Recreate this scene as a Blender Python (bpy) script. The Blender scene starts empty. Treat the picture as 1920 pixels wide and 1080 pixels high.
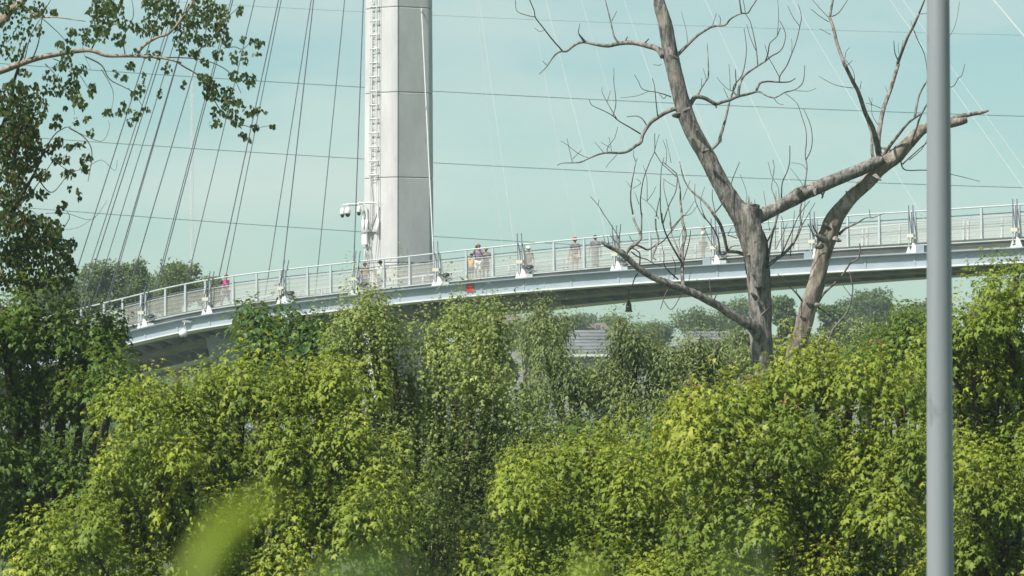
import bpy, bmesh, math, random
import numpy as np
from mathutils import Vector, Matrix

# ------------------------------------------------------------------ camera, sky, sun, exposure
scene = bpy.context.scene
col = scene.collection
PX = 0.25 / 1920.0                 # tangent of one photo pixel
CZ = 6.0                           # eye height of the knoll the photographer stands on
PITCH = math.atan(260 * PX)        # horizon lies at row 800
cam_d = bpy.data.cameras.new('camera')
cam = bpy.data.objects.new('camera', cam_d)
col.objects.link(cam)
cam.location = (0, 0, CZ)
cam.rotation_euler = (math.pi / 2 + PITCH, 0, 0)
cam_d.sensor_width = 36.0
cam_d.lens = 144.0
cam_d.clip_start = 0.1
cam_d.clip_end = 4000.0
cam_d.dof.use_dof = True
cam_d.dof.focus_distance = 82.0
cam_d.dof.aperture_fstop = 7.5
scene.camera = cam

SUN = Vector((-0.46, -0.36, 0.81)).normalized()
world = bpy.data.worlds.new('World')
scene.world = world
world.use_nodes = True
wn, wl = world.node_tree.nodes, world.node_tree.links
wn.clear()
w_out = wn.new('ShaderNodeOutputWorld')
w_bg = wn.new('ShaderNodeBackground')
w_sky = wn.new('ShaderNodeTexSky')
w_sky.sky_type = 'NISHITA'
w_sky.sun_disc = False
w_sky.sun_elevation = math.asin(SUN.z)
w_sky.sun_rotation = math.atan2(SUN.x, SUN.y)
w_sky.air_density = 0.6
w_sky.dust_density = 1.0
w_sky.ozone_density = 4.0
w_bg.inputs['Strength'].default_value = 0.096
w_tint = wn.new('ShaderNodeMix')
w_tint.data_type = 'RGBA'
w_tint.blend_type = 'MULTIPLY'
w_tint.inputs['Factor'].default_value = 1.0
w_tint.inputs['B'].default_value = (1.02, 1.06, 0.695, 1)
w_tc = wn.new('ShaderNodeTexCoord')
w_map = wn.new('ShaderNodeMapping')
w_map.inputs['Scale'].default_value = (9, 9, 26)
w_map.inputs['Location'].default_value = (3.1, 0.4, 0.9)
w_noise = wn.new('ShaderNodeTexNoise')
w_noise.inputs['Scale'].default_value = 1.0
w_noise.inputs['Detail'].default_value = 5
w_ramp = wn.new('ShaderNodeValToRGB')
w_ramp.color_ramp.elements[0].position = 0.46
w_ramp.color_ramp.elements[0].color = (0, 0, 0, 1)
w_ramp.color_ramp.elements[1].position = 0.78
w_ramp.color_ramp.elements[1].color = (0.55, 0.55, 0.55, 1)
w_mix = wn.new('ShaderNodeMix')
w_mix.data_type = 'RGBA'
w_mix.inputs['B'].default_value = (5.2, 5.4, 4.7, 1)
wl.new(w_sky.outputs['Color'], w_tint.inputs['A'])
wl.new(w_tc.outputs['Generated'], w_map.inputs['Vector'])
wl.new(w_map.outputs['Vector'], w_noise.inputs['Vector'])
wl.new(w_noise.outputs['Fac'], w_ramp.inputs['Fac'])
wl.new(w_ramp.outputs['Color'], w_mix.inputs['Factor'])
wl.new(w_tint.outputs['Result'], w_mix.inputs['A'])
wl.new(w_mix.outputs['Result'], w_bg.inputs['Color'])
wl.new(w_bg.outputs['Background'], w_out.inputs['Surface'])

sun_d = bpy.data.lights.new('sun', 'SUN')
sun_d.energy = 4.2
sun_d.angle = math.radians(0.55)
sun_d.color = (1.0, 0.955, 0.885)
sun_o = bpy.data.objects.new('sun', sun_d)
col.objects.link(sun_o)
sun_o.rotation_euler = SUN.to_track_quat('Z', 'Y').to_euler()
sun_o.location = (-60, -30, 120)

scene.view_settings.view_transform = 'Standard'
scene.view_settings.look = 'None'
scene.view_settings.gamma = 1.0
scene.view_settings.exposure = 0.85
scene.view_settings.use_curve_mapping = False
scene.cycles.use_denoising = True
scene.cycles.max_bounces = 8
scene.cycles.transparent_max_bounces = 24
scene.cycles.volume_bounces = 0

random.seed(11)
rng = np.random.default_rng(11)
UP = np.array([0.0, 0.0, 1.0])
SP, CP = math.sin(PITCH), math.cos(PITCH)


def P(u, v, Y):
    """the point of the place seen at photo position (u, v) and Y metres away"""
    cx, cy = (u - 960) * PX, (540 - v) * PX
    t = Y / (CP - cy * SP)
    return np.array([cx * t, Y, CZ + (cy * CP + SP) * t])


def terrain(x, y):
    r2 = x * x + y * y
    z = 4.2 * math.exp(-r2 / 140.0)
    z += 5.5 / (1 + math.exp(-(y - 235) / 14.0)) - 0.4
    z += 0.25 * math.sin(x * 0.09) * math.cos(y * 0.07)
    return z


# ------------------------------------------------------------------ object helpers
ORG = {}


def tag(o, label=None, cat=None, group=None, kind=None):
    if label: o['label'] = label
    if cat: o['category'] = cat
    if group: o['group'] = group
    if kind: o['kind'] = kind
    return o


def thing(name, loc, label, cat, group=None):
    o = bpy.data.objects.new(name, None)
    o.empty_display_size = 0.3
    o.location = loc
    col.objects.link(o)
    ORG[o.name] = np.array(loc, float)
    return tag(o, label, cat, group)


def link(name, me, mat, parent, org):
    o = bpy.data.objects.new(name, me)
    if mat is not None and not me.materials:
        me.materials.append(mat)
    col.objects.link(o)
    if parent is not None:
        o.parent = parent
    else:
        o.location = org
    ORG[o.name] = np.array(org, float)
    return o


def norm(a):
    a = np.asarray(a, float)
    n = np.linalg.norm(a)
    return a / n if n > 1e-9 else a


def smooth_pts(pts, sub=3):
    pts = [np.asarray(p, float) for p in pts]
    if len(pts) < 3 or sub < 2:
        return pts
    out = []
    for i in range(len(pts) - 1):
        p0 = pts[max(i - 1, 0)]; p1 = pts[i]; p2 = pts[i + 1]; p3 = pts[min(i + 2, len(pts) - 1)]
        for k in range(sub):
            t = k / sub
            out.append(0.5 * ((2 * p1) + (-p0 + p2) * t + (2 * p0 - 5 * p1 + 4 * p2 - p3) * t * t + (-p0 + 3 * p1 - 3 * p2 + p3) * t ** 3))
    out.append(pts[-1])
    return out


class MB:
    def __init__(s):
        s.V = []; s.F = []

    def add(s, V, F):
        n = len(s.V)
        s.V += [tuple(map(float, v)) for v in V]
        s.F += [tuple(n + i for i in f) for f in F]
        return s

    def box(s, c, size, rz=0.0, ax=None):
        """ax: optional 3 axes"""
        c = np.asarray(c, float); h = np.asarray(size, float) / 2
        if ax is None:
            ax = (np.array([math.cos(rz), math.sin(rz), 0]), np.array([-math.sin(rz), math.cos(rz), 0]), UP)
        V = [c + sx * h[0] * ax[0] + sy * h[1] * ax[1] + sz * h[2] * ax[2]
             for sx in (-1, 1) for sy in (-1, 1) for sz in (-1, 1)]
        F = [(0, 1, 3, 2), (4, 6, 7, 5), (0, 4, 5, 1), (2, 3, 7, 6), (0, 2, 6, 4), (1, 5, 7, 3)]
        return s.add(V, F)

    def tube(s, pts, radii, seg=6, cap=True, wob=0.0):
        pts = [np.asarray(p, float) for p in pts]
        n = len(pts)
        if not hasattr(radii, '__len__'):
            radii = [radii] * n
        tang = [norm(pts[min(i + 1, n - 1)] - pts[max(i - 1, 0)]) for i in range(n)]
        a = np.array([0, 1.0, 0]) if abs(tang[0][1]) < 0.8 else np.array([1.0, 0, 0])
        V = []
        ph = [random.uniform(0, 6.28) for _ in range(3)]
        for i in range(n):
            a = norm(a - tang[i] * np.dot(a, tang[i]))
            b = np.cross(tang[i], a)
            for k in range(seg):
                th = 2 * math.pi * k / seg
                r = radii[i]
                if wob:
                    r *= 1 + wob * (0.55 * math.sin(3 * th + ph[0] + i * 0.31) + 0.45 * math.sin(5 * th + ph[1] - i * 0.47) + random.uniform(-.35, .35))
                V.append(pts[i] + r * (math.cos(th) * a + math.sin(th) * b))
        F = []
        for i in range(n - 1):
            for k in range(seg):
                k2 = (k + 1) % seg
                F.append((i * seg + k, i * seg + k2, (i + 1) * seg + k2, (i + 1) * seg + k))
        if cap:
            F.append(tuple(range(seg - 1, -1, -1)))
            F.append(tuple((n - 1) * seg + k for k in range(seg)))
        return s.add(V, F)

    def lathe(s, c, prof, seg=12, axis=UP):
        axis = norm(axis)
        a = norm(np.cross(axis, [0.3, 1, 0.2])); b = np.cross(axis, a)
        c = np.asarray(c, float)
        V = []
        for r, z in prof:
            for k in range(seg):
                th = 2 * math.pi * k / seg
                V.append(c + axis * z + max(r, 1e-4) * (math.cos(th) * a + math.sin(th) * b))
        F = []
        for i in range(len(prof) - 1):
            for k in range(seg):
                k2 = (k + 1) % seg
                F.append((i * seg + k, i * seg + k2, (i + 1) * seg + k2, (i + 1) * seg + k))
        F.append(tuple(range(seg - 1, -1, -1)))
        F.append(tuple((len(prof) - 1) * seg + k for k in range(seg)))
        return s.add(V, F)

    def loft(s, rings, cap=True):
        n = len(rings[0]); V = [p for r in rings for p in r]; F = []
        for i in range(len(rings) - 1):
            for k in range(n):
                k2 = (k + 1) % n
                F.append((i * n + k, i * n + k2, (i + 1) * n + k2, (i + 1) * n + k))
        if cap:
            F.append(tuple(range(n - 1, -1, -1)))
            F.append(tuple((len(rings) - 1) * n + k for k in range(n)))
        return s.add(V, F)

    def build(s, name, mat, parent=None, smooth=False, org=None, normals=True):
        if parent is not None:
            o0 = ORG[parent.name]
        elif org is not None:
            o0 = np.asarray(org, float)
        else:
            A = np.array(s.V); o0 = np.array([A[:, 0].mean(), A[:, 1].mean(), A[:, 2].min()])
        me = bpy.data.meshes.new(name)
        me.from_pydata([tuple(np.asarray(v) - o0) for v in s.V], [], s.F)
        if normals:
            bm = bmesh.new(); bm.from_mesh(me)
            bmesh.ops.recalc_face_normals(bm, faces=bm.faces)
            bm.to_mesh(me); bm.free()
        if smooth:
            me.polygons.foreach_set('use_smooth', [True] * len(me.polygons))
        me.update()
        return link(name, me, mat, parent, o0)


def big(name, V, F, mat, parent, tone=None):
    o0 = ORG[parent.name]
    me = bpy.data.meshes.new(name)
    V = np.asarray(V, np.float32) - o0.astype(np.float32)
    F = np.asarray(F, np.int32)
    me.vertices.add(len(V)); me.vertices.foreach_set('co', V.ravel())
    me.loops.add(len(F) * 3); me.loops.foreach_set('vertex_index', F.ravel())
    me.polygons.add(len(F)); me.polygons.foreach_set('loop_start', np.arange(len(F), dtype=np.int32) * 3)
    me.update(calc_edges=True)
    if tone is not None:
        at = me.attributes.new('tone', 'FLOAT', 'FACE')
        at.data.foreach_set('value', np.asarray(tone, np.float32))
    return link(name, me, mat, parent, o0)


# ------------------------------------------------------------------ materials
def new_mat(name):
    m = bpy.data.materials.new(name)
    m.use_nodes = True
    nt = m.node_tree
    b = nt.nodes['Principled BSDF']
    return m, nt, b


def mat_noise(name, c1, c2, scale=(4, 4, 4), rough=0.6, metal=0.0, bump=0.0, detail=5, c3=None, spec=0.4, pos=(0.35, 0.65), bscale=None):
    m, nt, b = new_mat(name)
    tc = nt.nodes.new('ShaderNodeTexCoord')
    mp = nt.nodes.new('ShaderNodeMapping')
    mp.inputs['Scale'].default_value = scale
    nz = nt.nodes.new('ShaderNodeTexNoise')
    nz.inputs['Scale'].default_value = 1.0
    nz.inputs['Detail'].default_value = detail
    nz.inputs['Roughness'].default_value = 0.62
    rp = nt.nodes.new('ShaderNodeValToRGB')
    e = rp.color_ramp.elements
    e[0].position, e[1].position = pos
    e[0].color = (*c1, 1); e[1].color = (*c2, 1)
    if c3 is not None:
        x = e.new(min(pos[1] + 0.12, 0.98)); x.color = (*c3, 1)
    nt.links.new(tc.outputs['Object'], mp.inputs['Vector'])
    nt.links.new(mp.outputs['Vector'], nz.inputs['Vector'])
    nt.links.new(nz.outputs['Fac'], rp.inputs['Fac'])
    nt.links.new(rp.outputs['Color'], b.inputs['Base Color'])
    b.inputs['Roughness'].default_value = rough
    b.inputs['Metallic'].default_value = metal
    b.inputs['Specular IOR Level'].default_value = spec
    if bump:
        bp = nt.nodes.new('ShaderNodeBump')
        bp.inputs['Strength'].default_value = bump
        bp.inputs['Distance'].default_value = 0.03
        src = nz
        if bscale:
            mp2 = nt.nodes.new('ShaderNodeMapping'); mp2.inputs['Scale'].default_value = bscale
            nz2 = nt.nodes.new('ShaderNodeTexNoise'); nz2.inputs['Detail'].default_value = 6
            nz2.inputs['Scale'].default_value = 1.0
            nt.links.new(tc.outputs['Object'], mp2.inputs['Vector'])
            nt.links.new(mp2.outputs['Vector'], nz2.inputs['Vector'])
            src = nz2
        nt.links.new(src.outputs['Fac'], bp.inputs['Height'])
        nt.links.new(bp.outputs['Normal'], b.inputs['Normal'])
    return m


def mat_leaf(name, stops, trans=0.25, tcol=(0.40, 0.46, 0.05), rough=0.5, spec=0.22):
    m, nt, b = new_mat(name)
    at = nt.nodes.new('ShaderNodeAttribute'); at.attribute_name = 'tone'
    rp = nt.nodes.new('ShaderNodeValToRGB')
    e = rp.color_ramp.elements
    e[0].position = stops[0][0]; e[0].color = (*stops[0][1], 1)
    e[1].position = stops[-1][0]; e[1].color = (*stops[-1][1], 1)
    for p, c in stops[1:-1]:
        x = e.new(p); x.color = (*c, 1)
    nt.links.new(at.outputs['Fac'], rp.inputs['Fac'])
    nt.links.new(rp.outputs['Color'], b.inputs['Base Color'])
    b.inputs['Roughness'].default_value = rough
    b.inputs['Specular IOR Level'].default_value = spec
    tr = nt.nodes.new('ShaderNodeBsdfTranslucent')
    mu = nt.nodes.new('ShaderNodeMix'); mu.data_type = 'RGBA'
    mu.inputs['Factor'].default_value = 0.5
    mu.inputs['B'].default_value = (*tcol, 1)
    nt.links.new(rp.outputs['Color'], mu.inputs['A'])
    nt.links.new(mu.outputs['Result'], tr.inputs['Color'])
    mx = nt.nodes.new('ShaderNodeMixShader'); mx.inputs['Fac'].default_value = trans
    nt.links.new(b.outputs['BSDF'], mx.inputs[1])
    nt.links.new(tr.outputs['BSDF'], mx.inputs[2])
    nt.links.new(mx.outputs['Shader'], nt.nodes['Material Output'].inputs['Surface'])
    return m


def mat_veil(name, colr, fac):
    """fine woven steel mesh, far too fine to see singly: lets most light through"""
    m, nt, b = new_mat(name)
    b.inputs['Base Color'].default_value = (*colr, 1)
    b.inputs['Roughness'].default_value = 0.5
    t = nt.nodes.new('ShaderNodeBsdfTransparent')
    nz = nt.nodes.new('ShaderNodeTexNoise'); nz.inputs['Scale'].default_value = 3.0
    mr = nt.nodes.new('ShaderNodeMapRange')
    mr.inputs['To Min'].default_value = fac * 0.75; mr.inputs['To Max'].default_value = fac * 1.25
    tc = nt.nodes.new('ShaderNodeTexCoord')
    nt.links.new(tc.outputs['Object'], nz.inputs['Vector'])
    nt.links.new(nz.outputs['Fac'], mr.inputs['Value'])
    mx = nt.nodes.new('ShaderNodeMixShader')
    nt.links.new(mr.outputs['Result'], mx.inputs['Fac'])
    nt.links.new(t.outputs['BSDF'], mx.inputs[1]); nt.links.new(b.outputs['BSDF'], mx.inputs[2])
    nt.links.new(mx.outputs['Shader'], nt.nodes['Material Output'].inputs['Surface'])
    return m


M = {}
M['ground'] = mat_noise('grass_ground', (0.035, 0.06, 0.015), (0.08, 0.10, 0.03), (0.3, 0.3, 0.3), 0.9)
M['concrete'] = mat_noise('pylon_concrete', (0.46, 0.465, 0.475), (0.55, 0.555, 0.56), (0.9, 0.9, 0.28), 0.8, bump=0.12, spec=0.25, bscale=(9, 9, 9))
M['joint'] = mat_noise('joint_concrete', (0.12, 0.115, 0.10), (0.18, 0.17, 0.15), (3, 3, 3), 0.9)
M['pier'] = mat_noise('pier_concrete', (0.27, 0.27, 0.26), (0.38, 0.37, 0.35), (0.7, 0.7, 0.7), 0.85)
M['girder'] = mat_noise('girder_paint', (0.24, 0.29, 0.33), (0.29, 0.34, 0.38), (0.6, 0.6, 1.5), 0.5, spec=0.4)
M['flange'] = mat_noise('sunlit_steel_tone', (0.60, 0.64, 0.66), (0.70, 0.72, 0.73), (1.5, 1.5, 3), 0.45)  # sunlight on flange edges and gaps painted in as a pale colour
M['soffit'] = mat_noise('soffit_steel', (0.16, 0.16, 0.155), (0.26, 0.255, 0.245), (1.2, 1.2, 1.2), 0.7)
M['rail'] = mat_noise('rail_paint', (0.40, 0.44, 0.465), (0.48, 0.52, 0.54), (2, 2, 2), 0.45)
M['handrail'] = mat_noise('handrail_steel', (0.10, 0.13, 0.16), (0.16, 0.19, 0.22), (2, 2, 2), 0.35, metal=0.3)  # handrail's shade painted into the colour; the struts are dark themselves
M['wire'] = mat_noise('wire_steel', (0.45, 0.46, 0.45), (0.55, 0.55, 0.54), (2, 2, 2), 0.4, metal=0.3)
M['deck'] = mat_noise('deck_concrete', (0.30, 0.285, 0.25), (0.40, 0.38, 0.335), (1.3, 1.3, 4), 0.85)
M['kerb'] = mat_noise('deck_edge_angle', (0.25, 0.235, 0.205), (0.37, 0.35, 0.31), (1.0, 1.0, 6), 0.7)
M['white'] = mat_noise('white_paint', (0.64, 0.66, 0.66), (0.72, 0.73, 0.73), (4, 4, 4), 0.4)
M['black'] = mat_noise('black_paint', (0.015, 0.015, 0.018), (0.035, 0.035, 0.04), (5, 5, 5), 0.4)
M['chrome'] = mat_noise('bare_steel', (0.5, 0.5, 0.5), (0.7, 0.7, 0.7), (8, 8, 8), 0.25, metal=0.9)
M['cream'] = mat_noise('cream_clamp', (0.52, 0.50, 0.42), (0.6, 0.57, 0.48), (5, 5, 5), 0.5)
M['cable_shaded'] = mat_noise('shaded_cable_sheath', (0.06, 0.07, 0.09), (0.10, 0.11, 0.13), (1, 1, 0.3), 0.45)  # cable sheath with the left side's shade painted into its colour
M['cable_sunlit'] = mat_noise('sunlit_cable_sheath', (0.46, 0.48, 0.485), (0.54, 0.55, 0.55), (1, 1, 0.3), 0.5)  # same sheath with sunlight painted in as a paler colour
M['power'] = mat_noise('power_wire', (0.05, 0.06, 0.06), (0.10, 0.11, 0.11), (1, 1, 1), 0.5)
M['veil'] = mat_veil('woven_mesh', (0.42, 0.42, 0.40), 0.46)
M['veil2'] = mat_veil('woven_mesh_far', (0.42, 0.42, 0.39), 0.20)
M['red'] = mat_noise('red_panel_paint', (0.42, 0.015, 0.03), (0.52, 0.03, 0.04), (4, 4, 4), 0.5)
M['pole'] = mat_noise('galvanised_pole', (0.25, 0.275, 0.305), (0.29, 0.31, 0.34), (7, 7, 0.35), 0.5, metal=0.25, bump=0.05)
M['deadbark'] = mat_noise('dead_bark', (0.060, 0.054, 0.050), (0.195, 0.184, 0.172), (13, 13, 3.6), 0.9, bump=1.0, c3=(0.30, 0.285, 0.262), spec=0.1, pos=(0.36, 0.56), bscale=(26, 26, 4))
def add_patches(m, pale, dark, scale=2.6, lo=0.52, hi=0.62):
    nt = m.node_tree; b = nt.nodes['Principled BSDF']
    src = b.inputs['Base Color'].links[0].from_socket
    tc = nt.nodes.new('ShaderNodeTexCoord')
    for colr, sc, a, c_, st in ((pale, (scale, scale, scale * 0.6), lo, hi, 0.75), (dark, (scale * 4, scale * 4, scale * 1.5), 0.60, 0.68, 0.85)):
        mp = nt.nodes.new('ShaderNodeMapping'); mp.inputs['Scale'].default_value = sc
        nz = nt.nodes.new('ShaderNodeTexNoise'); nz.inputs['Detail'].default_value = 7; nz.inputs['Scale'].default_value = 1.0; nz.inputs['Roughness'].default_value = 0.7
        mr = nt.nodes.new('ShaderNodeMapRange'); mr.inputs['From Min'].default_value = a; mr.inputs['From Max'].default_value = c_; mr.inputs['To Max'].default_value = st
        mx = nt.nodes.new('ShaderNodeMix'); mx.data_type = 'RGBA'; mx.inputs['B'].default_value = (*colr, 1)
        nt.links.new(tc.outputs['Object'], mp.inputs['Vector']); nt.links.new(mp.outputs['Vector'], nz.inputs['Vector'])
        nt.links.new(nz.outputs['Fac'], mr.inputs['Value']); nt.links.new(mr.outputs['Result'], mx.inputs['Factor'])
        nt.links.new(src, mx.inputs['A']); src = mx.outputs['Result']
    nt.links.new(src, b.inputs['Base Color'])


add_patches(M['deadbark'], (0.30, 0.275, 0.24), (0.028, 0.024, 0.021))
add_patches(M['concrete'], (0.43, 0.43, 0.425), (0.40, 0.395, 0.385), 0.8, 0.48, 0.72)
M['barewood'] = mat_noise('bare_wood', (0.085, 0.066, 0.052), (0.225, 0.20, 0.168), (9, 9, 2.4), 0.85, bump=0.8, c3=(0.35, 0.315, 0.265), spec=0.1, pos=(0.33, 0.58), bscale=(24, 24, 3))
M['twig'] = mat_noise('dead_twig', (0.05, 0.045, 0.04), (0.13, 0.115, 0.095), (9, 9, 3), 0.9, spec=0.1)
M['bark'] = mat_noise('living_bark', (0.045, 0.04, 0.03), (0.10, 0.085, 0.065), (9, 9, 2), 0.9, bump=0.5, spec=0.1)
M['palebark'] = mat_noise('pale_bark', (0.16, 0.125, 0.10), (0.36, 0.30, 0.25), (14, 14, 14), 0.85, bump=0.5, spec=0.1)
M['maple'] = mat_leaf('maple_leaf', [(0, (0.074, 0.123, 0.018)), (0.45, (0.169, 0.228, 0.029)), (0.75, (0.308, 0.348, 0.040)), (0.90, (0.440, 0.430, 0.055)), (0.93, (0.260, 0.180, 0.079)), (1, (0.280, 0.140, 0.072))])
M['maple_dark'] = mat_leaf('dark_maple_leaf', [(0, (0.039, 0.083, 0.018)), (0.5, (0.086, 0.147, 0.026)), (0.85, (0.175, 0.227, 0.036)), (0.92, (0.277, 0.268, 0.043)), (1, (0.240, 0.140, 0.068))])  # darker green; on the left maple it stands in for the cottonwood's shade
M['maple_yel'] = mat_leaf('yellow_green_maple_leaf', [(0, (0.072, 0.121, 0.020)), (0.4, (0.157, 0.217, 0.029)), (0.75, (0.301, 0.323, 0.040)), (0.90, (0.432, 0.398, 0.051)), (0.93, (0.280, 0.180, 0.079)), (1, (0.300, 0.150, 0.078))])
M['olive'] = mat_leaf('olive_leaf', [(0, (0.086, 0.136, 0.038)), (0.5, (0.211, 0.271, 0.070)), (0.85, (0.408, 0.457, 0.140)), (0.93, (0.320, 0.300, 0.118)), (1, (0.340, 0.270, 0.136))], tcol=(0.28, 0.34, 0.06))
M['willow'] = mat_leaf('willow_leaf', [(0, (0.077, 0.109, 0.038)), (0.5, (0.155, 0.198, 0.068)), (0.9, (0.281, 0.315, 0.108)), (1, (0.270, 0.250, 0.108))], tcol=(0.24, 0.32, 0.08))
M['glossy'] = mat_leaf('glossy_leaf', [(0, (0.023, 0.058, 0.018)), (0.6, (0.052, 0.111, 0.026)), (1, (0.085, 0.130, 0.030))], rough=0.45, spec=0.3)
M['poplar'] = mat_leaf('cottonwood_leaf', [(0, (0.021, 0.038, 0.014)), (0.55, (0.046, 0.073, 0.020)), (0.9, (0.087, 0.127, 0.031)), (0.95, (0.140, 0.060, 0.040)), (1, (0.180, 0.080, 0.050))], trans=0.38, tcol=(0.24, 0.32, 0.05), rough=0.4)
M['far_leaf'] = mat_leaf('far_leaf', [(0, (0.050, 0.090, 0.026)), (0.5, (0.093, 0.146, 0.040)), (1, (0.110, 0.140, 0.040))], trans=0.25)
M['blade'] = mat_noise('foreground_leaf', (0.14, 0.20, 0.011), (0.20, 0.26, 0.018), (30, 30, 30), 0.5)
M['blade2'] = mat_noise('foreground_leaf_dull', (0.10, 0.17, 0.03), (0.15, 0.22, 0.05), (30, 30, 30), 0.6)
M['wall'] = mat_noise('house_wall', (0.30, 0.31, 0.32), (0.38, 0.39, 0.40), (0.4, 0.4, 0.4), 0.8)
M['brick'] = mat_noise('brown_roof', (0.16, 0.135, 0.125), (0.21, 0.18, 0.165), (0.8, 0.8, 0.8), 0.9)
M['shingle'] = mat_noise('grey_shingle', (0.11, 0.12, 0.135), (0.19, 0.20, 0.215), (0.5, 0.5, 2.2), 0.85, detail=3)
M['pane'] = mat_noise('window_glass', (0.03, 0.04, 0.05), (0.06, 0.07, 0.08), (1, 1, 1), 0.1, spec=0.8)

add_patches(M['barewood'], (0.42, 0.37, 0.30), (0.07, 0.042, 0.028))
add_patches(M['pole'], (0.29, 0.31, 0.33), (0.20, 0.215, 0.235), 1.6, 0.5, 0.75)

# ------------------------------------------------------------------ ground
gx = np.concatenate([np.linspace(-700, -60, 17), np.linspace(-52, 52, 27), np.linspace(60, 700, 17)])
gy = np.concatenate([np.linspace(-120, -25, 8), np.linspace(-18, 60, 40), np.linspace(70, 320, 26), np.linspace(350, 1250, 19)])
V = [(x, y, terrain(x, y)) for y in gy for x in gx]
nx = len(gx)
F = [(j * nx + i, j * nx + i + 1, (j + 1) * nx + i + 1, (j + 1) * nx + i) for j in range(len(gy) - 1) for i in range(nx - 1)]
g = MB().add(V, F).build('ground', M['ground'], None, smooth=True, org=(0, 0, 0))
g['kind'] = 'structure'

# ------------------------------------------------------------------ bridge path and frame
NEAR = [(-420, 772, 205.5), (-250, 737, 205), (-50, 693, 203.5), (120, 652, 202), (233, 625, 200.5), (305, 608, 199.5), (358, 597, 198.8), (458, 581, 197.6),
        (583, 565, 196.2), (751, 545, 194.4), (900, 530, 192.6), (1040, 518, 190.8), (1160, 509, 189.2), (1400, 494, 185.8),
        (1603, 482, 182.6), (1736, 475, 180.4), (1884, 467, 177.9), (2100, 457, 174), (2400, 445, 168)]
NU = np.array([a[0] for a in NEAR], float)
pts3 = np.array([P(*a) for a in NEAR])


def cubic(xs, ys):
    """natural cubic spline through 1D data, vector valued"""
    n = len(xs); h = np.diff(xs)
    A = np.zeros((n, n)); B = np.zeros((n, ys.shape[1]))
    A[0, 0] = A[-1, -1] = 1
    for i in range(1, n - 1):
        A[i, i - 1] = h[i - 1]; A[i, i] = 2 * (h[i - 1] + h[i]); A[i, i + 1] = h[i]
        B[i] = 3 * ((ys[i + 1] - ys[i]) / h[i] - (ys[i] - ys[i - 1]) / h[i - 1])
    c = np.linalg.solve(A, B)

    def f(x):
        i = int(min(max(np.searchsorted(xs, x) - 1, 0), n - 2))
        d = x - xs[i]
        b = (ys[i + 1] - ys[i]) / h[i] - h[i] * (2 * c[i] + c[i + 1]) / 3
        return ys[i] + b * d + c[i] * d * d + (c[i + 1] - c[i]) / (3 * h[i]) * d ** 3
    return f


path = cubic(NU, pts3)
W = 5.2


def lerp_tab(u, tab):
    return float(np.interp(u, [a for a, _ in tab], [b for _, b in tab]))


def bank(u):
    return lerp_tab(u, [(-400, 1.0), (230, 0.95), (500, 0.85), (900, 0.62), (1160, 0.45), (1600, 0.22), (1900, 0.12), (2400, 0.05)])


def deck_h(u):
    return lerp_tab(u, [(-400, 0.42), (300, 0.42), (460, 0.38), (760, 0.24), (1040, 0.28), (1350, 0.42), (1600, 0.50), (2400, 0.55)])


def frame(u):
    o = path(u)
    t = norm((path(u + 2) - path(u - 2)) * np.array([1, 1, 0]))
    n = np.array([-t[1], t[0], 0.0])
    if n[1] < 0: n = -n
    return o, t, n


def bp(u, w, h):
    """point of the bridge: w across the deck from the near girder face, h above the girder top"""
    o, t, n = frame(u)
    return o + n * w + UP * (h - bank(u) * w / W)


U_ALL = np.arange(-420, 2401, 30.0)


def sweep(prof, us=None, dh=None, mb=None):
    us = U_ALL if us is None else us
    rings = [[bp(u, w, h + (dh(u) if dh else 0)) for w, h in prof] for u in us]
    return (mb or MB()).loft(rings)


def rect(w0, w1, h0, h1):
    return [(w0, h0), (w1, h0), (w1, h1), (w0, h1)]


ANCH = [-210, -90, 30, 150, 262, 383, 524, 662, 815, 972, 1150, 1335, 1520, 1705, 1900, 2100, 2300]
bridge = thing('pedestrian_bridge', path(960) * np.array([1, 1, 0]), 'long grey steel footbridge deck curving across behind the treetops', 'bridge')
# near and far edge girders
for nm, a, b in (('near', 1, 0), ('far', -1, W)):
    q = lambda w: b + a * w
    gweb = sweep(rect(*sorted((q(0.10), q(0.14))), -0.58, -0.002)).build('edge_girder', M['girder'], bridge)
    sweep(rect(*sorted((q(-0.16), q(0.34))), -0.645, -0.58)).build('bottom_flange', M['flange'], gweb)
    sweep(rect(*sorted((q(-0.12), q(0.34))), 0.0, 0.045)).build('top_flange', M['girder'], gweb)
    for k in range(len(ANCH) - 1):
        for f in (0.0, 0.5):
            u = ANCH[k] * (1 - f) + ANCH[k + 1] * f + 8
            o, t, n = frame(u)
            wv = q(0.085) if nm == 'near' else q(0.155)
            c = bp(u, wv, -0.30)
            MB().box(c, (0.10, 0.025, 0.54), ax=(t, n, UP)).build('splice_plate', M['girder'], gweb)
sweep([(0.30, 0.055), (W - 0.30, 0.055), (W - 0.1, 0.16), (0.1, 0.16)], dh=lambda u: deck_h(u) - 0.16).build('deck_slab', M['deck'], bridge)
sweep([(0.16, 0.05), (0.42, 0.05), (0.42, 0.0), (0.16, 0.0)], dh=lambda u: deck_h(u) * 0.42).build('edge_angle', M['kerb'], bridge)
sweep([(0.05, 0.05), (0.32, 0.05), (0.32, 0.0), (0.05, 0.0)], dh=lambda u: deck_h(u) * 0.72).build('edge_angle', M['rail'], bridge)
sweep([(0.22, 0.0), (0.30, 0.0), (0.30, 1.0), (0.22, 1.0)], us=U_ALL, dh=None) if False else None
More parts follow.
